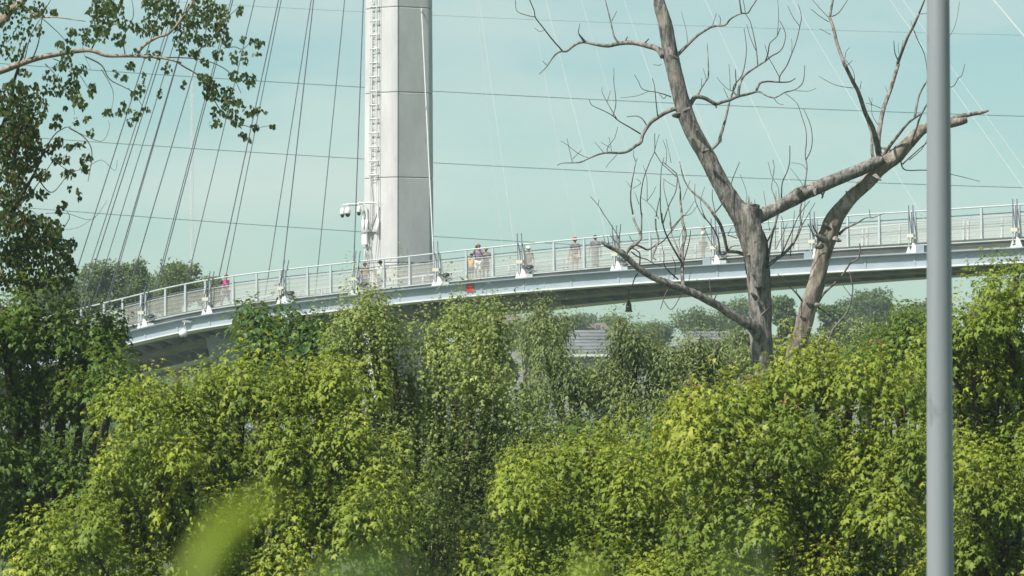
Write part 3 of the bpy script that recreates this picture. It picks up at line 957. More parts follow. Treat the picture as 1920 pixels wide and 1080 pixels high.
for (u, v, du, dv, w0, w1) in ((1254, 92, 12, 16, 9, 5), (1264, 108, 10, 2, 6, 3), (1318, 285, 12, -5, 7, 4), (1420, 520, -12, -8, 7, 4), (1412, 500, 6, -14, 8, 4), (1418, 560, -10, -12, 8, 5), (1430, 590, 12, -12, 6, 4), (1415, 475, -16, 4, 7, 3), (1545, 450, -16, -10, 12, 7), (1541, 462, -12, 2, 10, 6), (1556, 430, -14, -14, 9, 4), (1565, 448, 12, 4, 10, 6),
                              (1521, 575, -8, -9, 9, 6), (1530, 572, 10, -2, 8, 5), (1500, 364, -4, -12, 12, 7), (1527, 352, 2, 14, 8, 5), (1284, 208, 10, -6, 9, 5), (1272, 216, -12, 0, 12, 7), (1592, 370, -6, -12, 7, 4), (1640, 330, 12, 8, 9, 5), (1509, 600, -9, -8, 7, 4)):
    mb = MB().tube([P(u, v, DY - 0.05), P(u + du * .6, v + dv * .6, DY - 0.16), P(u + du, v + dv, DY - 0.2)], [w0 * .55 * PX * DY, w0 * .40 * PX * DY, w1 * .28 * PX * DY], 7, wob=0.2)
    mb.build('broken_stub', M['deadbark'], dead)

D = [
 ('1', 12, 4, [(1700, 640), (1640, 552), (1500, 510), (1350, 480), (1200, 490), (1080, 515), (950, 500), (800, 472), (700, 510), (620, 575), (565, 575)]),
 ('1', 4, 1.6, [(565, 575), (510, 595), (450, 660), (390, 750), (305, 835)]), ('1', 3, 1.8, [(565, 570), (450, 440), (350, 310), (265, 200), (250, 120), (200, 0), (190, -60)]),
 ('1', 2, 1.3, [(255, 190), (180, 175), (55, 125), (40, 0)]), ('1', 6, 2.5, [(820, 470), (775, 415), (745, 370)]), ('1', 1.8, 1, [(745, 370), (762, 265)]),
 ('1', 4, 1.8, [(1190, 470), (1150, 410), (1120, 290), (1085, 140), (1050, 0), (1045, -60)]), ('1', 1.5, 1, [(1120, 240), (1180, 125)]), ('1', 3, 2, [(1490, 490), (1540, 435)]), ('1', 4, 2.5, [(1275, 470), (1285, 440), (1300, 410)]),
 ('1', 1.3, 1, [(1680, 720), (1660, 735), (1590, 728)]), ('1', 1.2, 1, [(360, 340), (310, 355), (255, 315)]), ('1', 1.2, 1, [(395, 735), (340, 685)]),
 ('2', 9, 6, [(1400, 375), (1330, 390), (1240, 430), (1160, 480), (1090, 530), (1040, 590), (990, 680), (970, 760), (910, 800)]), ('2', 6, 1.4, [(910, 800), (830, 860), (740, 880), (560, 880), (400, 935), (290, 985), (200, 992), (90, 995), (30, 1020)]),
 ('2', 3, 1.2, [(965, 665), (850, 595), (720, 520), (650, 460), (560, 410), (430, 350), (398, 310), (395, 280)]), ('2', 2.2, 1.2, [(655, 470), (690, 310), (665, 80), (668, 0), (665, -70)]),
 ('2', 2, 1, [(700, 500), (590, 310), (535, 200), (533, 145)]), ('2', 1.2, 1, [(592, 300), (628, 180)]), ('2', 3, 1.3, [(1040, 580), (990, 500), (920, 465), (810, 475)]), ('2', 2.5, 1.2, [(1160, 480), (1140, 300), (1125, 140), (1095, 40)]),
 ('2', 1.5, 1, [(590, 870), (600, 810), (670, 720), (712, 585)]), ('2', 1.3, 1, [(640, 860), (625, 770), (610, 700)]), ('2', 1.3, 1, [(555, 880), (450, 755)]), ('2', 1.4, 1, [(200, 990), (170, 860), (140, 720)]),
 ('2', 1.4, 1, [(375, 935), (270, 890), (140, 790), (70, 745)]), ('2', 1.2, 1, [(200, 950), (300, 850)]), ('2', 1.2, 1, [(620, 820), (520, 760)]), ('2', 1.1, .9, [(700, 900), (600, 1010), (580, 1050)]),
 ('2', 2.4, 1, [(1310, 250), (1230, 220), (1130, 195), (1060, 185), (980, 155), (940, 70), (895, 0)]), ('2', 1.2, .9, [(1060, 185), (920, 240), (740, 260)]), ('2', 1.6, 1.2, [(1260, 235), (1225, 270), (1180, 215)]),
 ('3', 7, 4, [(60, 620), (130, 550), (200, 480), (300, 390), (440, 305)]), ('3', 4.5, 2, [(440, 305), (500, 290), (600, 280), (650, 220), (720, 175), (790, 150), (855, 145), (890, 90), (950, 0), (970, -50)]),
 ('3', 3, 1.8, [(780, 145), (760, 0), (755, -50)]), ('3', 1.5, 1, [(455, 290), (500, 150)]), ('3', 1.5, 1, [(540, 275), (545, 210), (525, 170)]), ('3', 1.2, .9, [(175, 480), (160, 340), (105, 130)]),
 ('4', 10, 7, [(170, 400), (230, 290), (270, 250), (330, 252), (400, 280), (490, 335)]), ('4', 7, 4.5, [(490, 335), (560, 310), (650, 285), (740, 245), (850, 220), (950, 190)]),
 ('4', 3.6, 1.4, [(950, 190), (1000, 200), (1060, 235), (1140, 260), (1200, 240), (1270, 200), (1380, 170), (1450, 120), (1480, 60), (1490, -40), (1494, -110)]), ('4', 5, 2.5, [(490, 335), (500, 375)]),
 ('3', 6, 3, [(745, 1080), (760, 960), (800, 870), (850, 820), (960, 745), (1050, 690)]), ('3', 3, 1.4, [(1050, 690), (1120, 630), (1210, 580), (1260, 500), (1275, 370), (1210, 230)]), ('3', 3, 1.4, [(1050, 690), (1080, 600), (1100, 490), (1180, 410), (1220, 310)]),
 ('3', 1.5, 1, [(1185, 390), (1200, 200), (1190, 0), (1188, -40)]), ('3', 2.6, 1.4, [(965, 745), (950, 560), (920, 400), (880, 240), (830, 160), (815, 70), (800, 0)]), ('3', 1.4, .9, [(945, 570), (880, 420), (840, 270)]),
 ('3', 5, 3, [(945, 1030), (970, 970), (1000, 930), (1080, 915), (1210, 925)]), ('3', 3, 2, [(1210, 925), (1320, 920), (1390, 880)]), ('3', 3, 1.4, [(1210, 920), (1215, 850), (1290, 740), (1340, 620), (1400, 460), (1440, 290), (1455, 180), (1420, 50)]),
 ('3', 1.6, 1, [(1205, 860), (1140, 740), (1080, 630), (1045, 500)]), ('3', 1.3, .9, [(1435, 290), (1360, 190), (1300, 60)]), ('3', 1.2, .9, [(1345, 610), (1350, 500), (1345, 440)]), ('3', 1.2, .9, [(1390, 1020), (1540, 1025), (1625, 990)]),
 ('3', 3, 1.4, [(730, 1080), (690, 1020), (700, 960), (790, 840), (830, 650), (835, 500), (810, 320)]), ('4', 6.5, 4, [(440, 840), (490, 800), (530, 750), (545, 690), (580, 580), (610, 460), (640, 330), (650, 290), (690, 180)]),
 ('4', 3, 1.6, [(690, 180), (720, 110), (715, 0), (715, -60)]), ('4', 1.4, 1, [(690, 180), (640, 170), (560, 100), (505, 30)]), ('4', 1.4, 1, [(655, 170), (650, 0), (640, -120)]), ('4', 1.3, 1, [(635, 270), (580, 150)]),
 ('4', 4, 1.6, [(290, 230), (330, 150), (390, 60), (410, 10), (405, -200), (395, -350)]), ('4', 1.2, .9, [(330, 150), (335, 40)]), ('4', 1.2, .9, [(390, 60), (350, -70)]), ('4', 1.3, .9, [(1145, 260), (1190, 320), (1260, 340)]), ('4', 1.6, 1.2, [(530, 750), (560, 720), (550, 770)]),
 ('i', 8, 4, [(1437, 500), (1452, 488), (1467, 478), (1482, 463), (1495, 443), (1503, 422)]), ('i', 4, 2.6, [(1503, 422), (1500, 403), (1502, 383), (1507, 358), (1513, 318), (1511, 300)]), ('i', 2.4, 1.1, [(1511, 300), (1510, 287), (1512, 265), (1511, 243), (1503, 217), (1494, 193), (1472, 175)]),
 ('i', 2.2, 1.1, [(1511, 300), (1519, 285), (1523, 265), (1521, 240), (1514, 220), (1506, 203)]),
 ('6', 5, 3, [(600, 1120), (640, 880), (690, 700), (720, 590)]), ('6', 3, 1.6, [(720, 590), (750, 420), (760, 260), (820, 120), (845, 0), (845, -160)]), ('6', 4, 1.4, [(560, 980), (640, 820), (700, 640), (680, 430), (640, 320), (655, 200), (670, 80), (655, 0)]),
 ('6', 2, 1, [(720, 560), (720, 320), (650, 200), (600, 20)]), ('6', 3.2, 1.4, [(740, 1090), (860, 820), (950, 620), (1070, 460)]), ('6', 2.2, 1.2, [(850, 1080), (880, 780), (900, 570)]), ('6', 1.6, 1, [(770, 1000), (780, 770), (750, 630)]),
 ('6', 1.8, 1.1, [(985, 730), (1050, 620), (1130, 480)]), ('6', 1.4, 1, [(620, 800), (590, 600), (550, 350)]), ('6', 1.4, 1, [(690, 1000), (760, 850), (820, 710)]), ('6', 1.3, 1, [(680, 1010), (690, 700), (690, 350)]), ('6', 1.3, .9, [(880, 1000), (940, 800), (1000, 600), (1025, 380)]),
 ('6', 1.2, .9, [(1040, 120), (980, 50), (860, 30)]), ('6', 1.3, .9, [(1000, 290), (930, 190), (850, 90)]), ('6', 1.3, 1, [(365, 440), (350, 330), (285, 160)]),
 ('7', 7, 6, [(1780, 470), (1700, 435), (1610, 430), (1580, 410), (1550, 270), (1500, 120), (1420, 0)]), ('5', 5.5, 2, [(1420, 840), (1380, 780), (1300, 690), (1200, 610), (1140, 540), (1085, 430), (1045, 255)]),
 ('5', 2.8, 1.6, [(1430, 850), (1520, 740), (1610, 590), (1640, 460), (1720, 265)]), ('5', 2.2, 1.4, [(1445, 820), (1415, 680), (1415, 570)]), ('7', 3.2, 2.2, [(1500, 450), (1480, 290), (1410, 150), (1340, 60), (1310, 0)]),
 ('5', 2.3, 1, [(1340, 900), (1320, 890), (1240, 750), (1215, 640), (1220, 510)]), ('5', 1.4, .9, [(1320, 860), (1280, 710), (1330, 540)]), ('7', 2.2, 1.4, [(1600, 410), (1640, 370), (1720, 365)]), ('7', 2, 1.2, [(1690, 280), (1620, 255), (1590, 240), (1640, 150)]),
 ('7', 2, 1.2, [(1500, 440), (1400, 330), (1330, 180)]),
 ('7', 7, 4, [(430, 470), (480, 400), (560, 340), (610, 280), (600, 220), (555, 130), (520, 40)]), ('5', 3.6, 1.3, [(520, 850), (495, 700), (500, 550), (530, 380), (555, 260), (570, 215)]), ('5', 1.4, .9, [(555, 260), (530, 200), (530, 130)]),
 ('7', 3.2, 2.4, [(615, 270), (618, 100), (620, 0)]), ('5', 2.6, 1.3, [(615, 850), (605, 700), (630, 500), (665, 380), (720, 240), (765, 140), (765, 0), (768, -60)]), ('5', 1.3, .9, [(765, 130), (800, 0), (820, -50)]), ('5', 1.3, .9, [(665, 380), (635, 300)]),
 ('7', 4, 3, [(545, 350), (620, 380), (690, 410), (780, 350), (810, 300), (780, 170), (775, 60)]), ('5', 2.2, 1.2, [(780, 880), (800, 760), (830, 640)]), ('7', 2.8, 2, [(690, 405), (840, 330), (940, 220), (1060, 60)]), ('5', 2.4, 1.2, [(955, 1010), (1060, 890), (1090, 860)]),
 ('7', 4.4, 3, [(800, 330), (770, 410), (745, 490), (780, 520)]), ('7', 3, 2, [(595, 600), (600, 500), (590, 440), (530, 400), (480, 390)]), ('7', 3, 1.5, [(500, 430), (580, 490), (680, 520), (760, 570), (840, 590)]),
 ('7', 8, 5, [(1095, 870), (1075, 700), (1075, 540), (1075, 400), (1110, 250), (1100, 170), (1080, 110), (1070, 0)]), ('5', 4.5, 1.5, [(1070, 850), (1055, 700), (1050, 560), (1010, 400), (985, 370), (890, 290), (860, 260)]),
 ('7', 4, 2.6, [(1060, 540), (960, 370), (890, 230), (855, 110), (845, 0)]), ('5', 2.6, 1.2, [(850, 950), (830, 780), (830, 560), (840, 350), (870, 210)]), ('5', 2.6, 1.6, [(860, 950), (930, 740), (1000, 600), (1020, 450), (1000, 420), (900, 330), (840, 270), (765, 150)]),
 ('7', 4, 2, [(1060, 490), (1000, 340), (960, 250), (950, 180), (930, 90)]), ('5', 2.2, 1, [(955, 1050), (940, 890), (910, 740), (870, 570), (870, 450)]), ('7', 2.6, 1.6, [(1095, 530), (1150, 330), (1170, 190)]), ('7', 3, 1.1, [(1030, 745), (880, 600), (870, 470), (845, 350)]),
 ('7', 3, 1.5, [(955, 800), (890, 900), (830, 1080)]), ('7', 1.8, 1.6, [(870, 990), (930, 1075), (980, 1060), (1050, 940), (1085, 900)]), ('7', 3, 2, [(1410, 990), (1390, 850), (1380, 740)]), ('7', 2.6, 1.8, [(1430, 985), (1470, 890)]), ('7', 1.8, 1.4, [(1290, 920), (1275, 850), (1240, 740)]),
 ('7', 2.6, 1.6, [(360, 420), (355, 350), (300, 290), (265, 240)]), ('7', 1.6, 1.2, [(250, 360), (235, 255)]), ('7', 1.6, 1.2, [(210, 340), (190, 250)]), ('7', 2.4, 1.5, [(360, 330), (370, 290), (280, 140), (185, 0)]), ('5', 1.6, 1, [(185, 840), (130, 750), (40, 650)]), ('5', 1.2, 1, [(130, 740), (140, 685)]),
 ('7', 2, 1.4, [(365, 290), (385, 120)]), ('7', 3, 2, [(575, 680), (540, 730), (515, 810)]), ('7', 2, 1.3, [(540, 340), (500, 290), (480, 250)]), ('7', 2, 1, [(980, 740), (1000, 600), (960, 480)]), ('7', 1.4, 1, [(1150, 860), (1155, 720), (1185, 640)]), ('7', 1.3, 1, [(1060, 420), (1040, 300), (1110, 100)]),
 ('5', 1.5, 1, [(1065, 890), (1130, 830), (1215, 700)]), ('5', 1.3, .9, [(1090, 870), (1180, 840), (1250, 740)]), ('5', 1.3, .9, [(680, 700), (680, 480), (665, 400)]), ('5', 1.3, .9, [(680, 700), (740, 620), (780, 535)]), ('5', 1.6, 1, [(810, 900), (760, 800), (690, 720), (600, 650)]), ('5', 1.2, .9, [(890, 290), (900, 140), (860, 20)]),
 ('5', 1.2, .9, [(950, 270), (910, 80), (890, 0)]), ('5', 1.2, .9, [(590, 740), (540, 600)]), ('5', 1.2, .9, [(505, 560), (450, 480)]), ('5', 1.2, .9, [(520, 560), (610, 500), (560, 455)]), ('5', 1.2, .9, [(1000, 540), (930, 500), (860, 450)]), ('5', 1.2, .9, [(1080, 690), (1130, 560), (1165, 470)]),
 ('8', 5.5, 2.4, [(1045, 760), (1110, 660), (1250, 530), (1340, 420), (1410, 320), (1490, 270), (1515, 180), (1510, 100)]), ('i', 5.5, 2, [(1553, 650), (1560, 622), (1570, 608), (1590, 583), (1596, 560), (1599, 540), (1595, 520), (1593, 508)]), ('8', 1.8, 1.2, [(1415, 690), (1360, 620), (1300, 540)]),
 ('8', 4.5, 1.5, [(860, 740), (800, 660), (700, 560), (590, 440)]), ('8', 1.8, 1.2, [(800, 660), (800, 590)]), ('8', 3.4, 1.6, [(1020, 800), (1120, 870), (1200, 920)]), ('6', 5.5, 2.2, [(1400, 840), (1470, 770), (1600, 710), (1700, 650), (1780, 650)]), ('6', 1.5, .9, [(1780, 650), (1910, 600)]), ('6', 1.6, 1.1, [(1750, 645), (1740, 555)]),
 ('6', 3.4, 2, [(1180, 890), (1100, 730)]), ('6', 2.2, 1.5, [(1120, 860), (1050, 720)]), ('6', 3, 2, [(1180, 860), (1180, 800)]), ('6', 5, 3, [(1180, 340), (1215, 400), (1205, 430)]), ('6', 3, 2, [(1215, 400), (1250, 330)]),
 ('9', 11, 6.5, [(800, 1130), (760, 1010), (740, 900), (700, 720), (620, 560), (540, 320), (480, 210), (380, 0)]), ('a', 6.5, 6, [(385, 740), (300, 500), (260, 330), (215, 200)]), ('a', 5, 4, [(215, 200), (235, 80), (250, 0), (252, -60)]), ('9', 7, 4, [(730, 1110), (690, 1000), (690, 800), (660, 700), (610, 550), (560, 400)]),
 ('9', 10, 7, [(830, 1110), (775, 1000), (760, 880), (790, 640), (830, 470), (900, 280), (985, 0)]), ('a', 7, 4.5, [(985, 720), (990, 680), (1090, 420), (1160, 290), (1220, 150)]), ('a', 4, 3, [(1220, 150), (1280, 0), (1290, -60)]),
 ('9', 8, 4, [(800, 1060), (870, 950), (1000, 780), (1100, 660), (1180, 600), (1240, 560)]), ('9', 5, 3, [(1170, 600), (1200, 430), (1230, 330), (1290, 220), (1350, 120)]), ('9', 5, 3, [(1080, 980), (1170, 780), (1230, 600), (1310, 450), (1350, 380)]), ('9', 6, 4, [(770, 940), (880, 960), (980, 1000)]),
 ('9', 2.4, 1.3, [(1350, 120), (1450, 200), (1590, 260), (1660, 160), (1700, 130), (1735, 0)]), ('i', 3.2, 1, [(1688, 288), (1690, 307), (1699, 319), (1738, 319), (1785, 327), (1837, 340)]), ('i', 3, 1.6, [(1692, 308), (1715, 287), (1738, 268), (1765, 255)]), ('i', 2, 1.4, [(1705, 300), (1728, 280), (1738, 262)]),
 ('a', 1.6, 1, [(200, 245), (100, 180), (0, 100)]), ('a', 1.6, 1, [(195, 190), (100, 90), (20, 0)]), ('a', 2.2, 1.4, [(240, 185), (320, 140), (415, 0)]), ('a', 1.3, 1, [(225, 390), (100, 320)]), ('a', 1.3, 1, [(385, 660), (400, 580), (440, 535)]), ('a', 1.6, 1.1, [(400, 745), (470, 680)]),
 ('a', 1.5, .9, [(480, 990), (330, 970), (220, 930), (95, 860)]), ('a', 2.4, 1.6, [(990, 690), (950, 600), (935, 460)]), ('a', 1.4, 1, [(1010, 620), (1040, 455)]), ('a', 1.2, .9, [(990, 600), (985, 480)]), ('a', 2, 1.2, [(1160, 340), (1200, 440), (1280, 610), (1310, 800)]), ('a', 1.4, 1, [(1150, 310), (1125, 230)]),
 ('a', 1.2, 1, [(1220, 160), (1310, 150)]), ('a', 1.3, .9, [(1350, 700), (1580, 380), (1640, 230), (1675, 20)]), ('a', 1.4, 1, [(555, 1000), (570, 910)]), ('a', 1.4, 1, [(870, 1050), (840, 975)]), ('a', 1.6, 1, [(495, 940), (480, 800), (390, 670)]), ('9', 1.4, 1, [(760, 690), (690, 560), (690, 380)]), ('9', 1.3, 1, [(690, 470), (650, 370)]), ('9', 1.3, 1, [(790, 500), (700, 460), (620, 440)]),
]
for k, w0, w1, pts in D:
    B(k, w0, w1, pts)

# ------------------------------------------------------------------ leaves
def leaf_shape(kind):
    if kind == 'maple':
        R = [(0.34, -0.02, -0.08), (0.21, 0.22, 0.03), (0.54, 0.46, -0.17), (0.20, 0.55, 0.04)]
        pts = [(0, 0, 0)] + R + [(0, 0.95, -0.18)] + [(-x, y, z) for x, y, z in reversed(R)]
        V = np.array([(0, 0.36, 0.07)] + pts, float)
        n = len(pts)
        F = np.array([(0, 1 + i, 1 + (i + 1) % n) for i in range(n)])
    elif kind == 'oval':
        R = [(0.36, 0.18, 0.02), (0.40, 0.48, 0.04), (0.20, 0.80, 0.0)]
        pts = [(0, 0, 0)] + R + [(0, 1.0, -0.06)] + [(-x, y, z) for x, y, z in reversed(R)]
        V = np.array([(0, 0.45, -0.04)] + pts, float)
        n = len(pts)
        F = np.array([(0, 1 + i, 1 + (i + 1) % n) for i in range(n)])
    elif kind == 'narrow':
        V = np.array([(0, 0, 0), (0.19, 0.32, 0.05), (0.12, 0.72, 0.0), (0, 1.0, -0.10), (-0.12, 0.72, 0.0), (-0.19, 0.32, 0.05)], float)
        F = np.array([(0, 1, 5), (1, 2, 4), (1, 4, 5), (2, 3, 4)])
    else:  # lobed clump card for far crowns
        V = np.array([(0, 0, 0), (0.45, 0.25, 0.1), (0.30, 0.75, -0.05), (0, 1.0, -0.15), (-0.38, 0.65, 0.05), (-0.42, 0.2, -0.05)], float)
        F = np.array([(0, 1, 5), (1, 2, 4), (1, 4, 5), (2, 3, 4)])
    return V, F


SHAPES = {k: leaf_shape(k) for k in ('maple', 'oval', 'narrow', 'clump')}


def nrmr(a):
    return a / np.maximum(np.linalg.norm(a, axis=1, keepdims=True), 1e-9)


def leaf_frames(d, n):
    d = nrmr(d); n = n - d * (n * d).sum(1, keepdims=True); n = nrmr(n)
    return np.cross(d, n), d, n


def leaves_mesh(pos, d, n, size, kind):
    LV, LF = SHAPES[kind]
    X, Yv, N = leaf_frames(d, n)
    X = X * rng.uniform(0.5, 1.08, (len(pos), 1))      # leaves are folded and narrowed unevenly
    N = N * rng.uniform(0.5, 2.2, (len(pos), 1))
    A = LV[None, :, :]
    V = pos[:, None, :] + size[:, None, None] * (A[..., 0:1] * X[:, None] + A[..., 1:2] * Yv[:, None] + A[..., 2:3] * N[:, None])
    F = LF[None] + (np.arange(len(pos)) * len(LV))[:, None, None]
    return V.reshape(-1, 3), F.reshape(-1, 3), len(LF)


def rand_dirs(n):
    return nrmr(rng.normal(size=(n, 3)))


single_cache = {}


def crown(root, mat, kind, pos, d, n, size, tone, singles=0, name='crown', pick=None):
    """all leaves of a crown as one mesh, the largest seen leaves as parts of their own"""
    N = len(pos)
    keep = np.ones(N, bool)
    if singles:
        # leaves nearest the eye that face it and stand inside the frame
        u = 960 + pos[:, 0] / pos[:, 1] / PX
        v = 800 - (pos[:, 2] - CZ) / pos[:, 1] / PX
        inside = (u > 5) & (u < 1915) & (v > 5) & (v < 1075)
        X, Yv, Nn = leaf_frames(d, n)
        score = size / pos[:, 1] * (0.35 + np.abs(Nn[:, 1]))
        score = np.where(inside, score, -1)
        if pick is not None: score = score + pick * score.max()
        idx = np.argsort(-score)[:singles * 6]
        idx = rng.permutation(idx)[:singles]
        idx = idx[score[idx] > 0]
        keep[idx] = False
        LV, LF = SHAPES[kind]
        for i in idx:
            tq = round(float(tone[i]) * 12) / 12
            key = (mat.name, kind, tq)
            if key not in single_cache:
                me = bpy.data.meshes.new('leaf')
                me.from_pydata([tuple(a) for a in LV], [], [tuple(int(x) for x in a) for a in LF])
                at = me.attributes.new('tone', 'FLOAT', 'FACE')
                at.data.foreach_set('value', np.full(len(LF), tq, np.float32))
                me.materials.append(mat)
                single_cache[key] = me
            o = bpy.data.objects.new('leaf', single_cache[key])
            s = float(size[i])
            m = Matrix(((X[i][0] * s, Yv[i][0] * s, Nn[i][0] * s, pos[i][0]), (X[i][1] * s, Yv[i][1] * s, Nn[i][1] * s, pos[i][1]), (X[i][2] * s, Yv[i][2] * s, Nn[i][2] * s, pos[i][2]), (0, 0, 0, 1)))
            o.parent = root
            o.matrix_parent_inverse = Matrix.Translation(-Vector(ORG[root.name]))
            o.matrix_basis = m
            col.objects.link(o)
    V, F, T = [], [], []
    k0 = 0
    mixk = rng.random(N) < (0.20 if kind == 'maple' else 0.0)      # part of the maple leaves are seen folded shut
    for kd, sel in ((kind, keep & ~mixk), ('narrow', keep & mixk)):
        if not sel.any(): continue
        v_, f_, nf = leaves_mesh(pos[sel], d[sel], n[sel], size[sel] * (1.0 if kd == kind else 1.12), kd)
        V.append(v_); F.append(f_ + k0); T.append(np.repeat(np.clip(tone[sel], 0, 1), nf)); k0 += len(v_)
    c = big(name, np.concatenate(V), np.concatenate(F), mat, root, np.concatenate(T))
    c['kind'] = 'stuff'
    return c


def shoots_leaves(base, axis, length, K, size, droop=0.5, spread=1.0, red=None, tone0=None, cone=0.36):
    """leaves whorled round upright shoots"""
    S = len(base)
    a = nrmr(axis)
    tmp = rand_dirs(S)
    e1 = nrmr(np.cross(a, tmp)); e2 = np.cross(a, e1)
    k = np.arange(K)[None, :]
    t = (k + rng.random((S, K))) / K
    az = k * 2.39996 + rng.random((S, 1)) * 6.28 + rng.normal(size=(S, K)) * 0.35
    r = np.cos(az)[..., None] * e1[:, None] + np.sin(az)[..., None] * e2[:, None]
    L = length[:, None, None]
    rc = (cone * length)[:, None] * np.clip(1.02 - t, 0.02, 1) ** 0.75 * (0.35 + 0.65 * np.sqrt(rng.random((S, K))))
    pet = rc[..., None] + 0.22 * size * spread
    pos = base[:, None] + a[:, None] * L * t[..., None] + r * pet + np.array([0, 0, -0.25]) * rc[..., None]
    down = np.array([0, 0, -1.0])
    dr = (droop * (1.35 - 0.95 * t) + rng.normal(size=(S, K)) * 0.22)[..., None]
    d = r * (0.85 + 0 * dr) + down * dr + a[:, None] * (0.55 * t[..., None] ** 2) + rng.normal(size=(S, K, 3)) * 0.12
    n = a[:, None] * 0.6 + UP * 0.6 + r * 0.35 + rng.normal(size=(S, K, 3)) * 0.28
    sz = size * (1.12 - 0.5 * t) * rng.uniform(0.6, 1.25, (S, K))
    ts = (tone0 if tone0 is not None else rng.random(S))[:, None]
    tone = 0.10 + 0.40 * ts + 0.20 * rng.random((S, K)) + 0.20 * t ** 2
    tone = np.clip(tone, 0, 0.88)
    if red is not None:
        m = (t > 0.80) & (red[:, None] > 0)
        tone = np.where(m, 0.93 + 0.07 * rng.random((S, K)), tone)
        sz = np.where(m, sz * 0.8, sz)
    f = lambda x: x.reshape(-1, 3)
    return f(pos), f(d), f(n), sz.ravel(), tone.ravel()


def clump_leaves(c, R, H, K, size, tone0, red, tilt):
    """domed, pointed clumps of drooping leaves, the way a maple carries them at its branch ends"""
    C = len(c)
    t = rng.random((C, K)) ** 0.72
    az = rng.random((C, K)) * 6.2832
    ph = rng.random((C, 3)) * 6.28
    lob = 1 + 0.24 * np.sin(3 * az + ph[:, :1]) + 0.14 * np.sin(5 * az + ph[:, 1:2])
    rho = R[:, None] * np.sin(np.minimum(1, 0.06 + t) * 1.5708) ** 0.9 * lob * rng.uniform(0.72, 1.06, (C, K))
    z = H[:, None] * (1 - 1.55 * t + 0.10 * np.sin(4 * az + ph[:, 2:]))
    r = np.stack([np.cos(az), np.sin(az), np.zeros_like(az)], -1)
    pos = c[:, None] + r * rho[..., None] + UP * z[..., None] + tilt[:, None] * z[..., None]
    T = t[..., None]
    d = r * (0.95 - 0.45 * T) + np.array([0, 0, -1.0]) * (0.15 + 0.55 * T) + rng.normal(size=(C, K, 3)) * 0.24
    n = r * (0.40 + 0.5 * T) + UP * (0.95 - 0.45 * T) + rng.normal(size=(C, K, 3)) * 0.26
    sz = size * (0.62 + 0.5 * t) * rng.uniform(0.45, 1.4, (C, K))
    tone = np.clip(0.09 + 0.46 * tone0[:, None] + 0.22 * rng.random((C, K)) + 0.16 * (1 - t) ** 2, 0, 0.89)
    m = (t < 0.10) & (red[:, None] > 0)
    tone = np.where(m, 0.93 + 0.07 * rng.random((C, K)), tone)
    f = lambda x: x.reshape(-1, 3)
    return f(pos), f(d), f(n), sz.ravel(), tone.ravel()


def ellipsoid_pts(c, rad, n):
    q = rand_dirs(n)
    f = 0.74 - 0.44 * rng.random(n) ** 1.6
    return c + q * rad * f[:, None], nrmr(q / rad), f


LEAFCOUNT = []


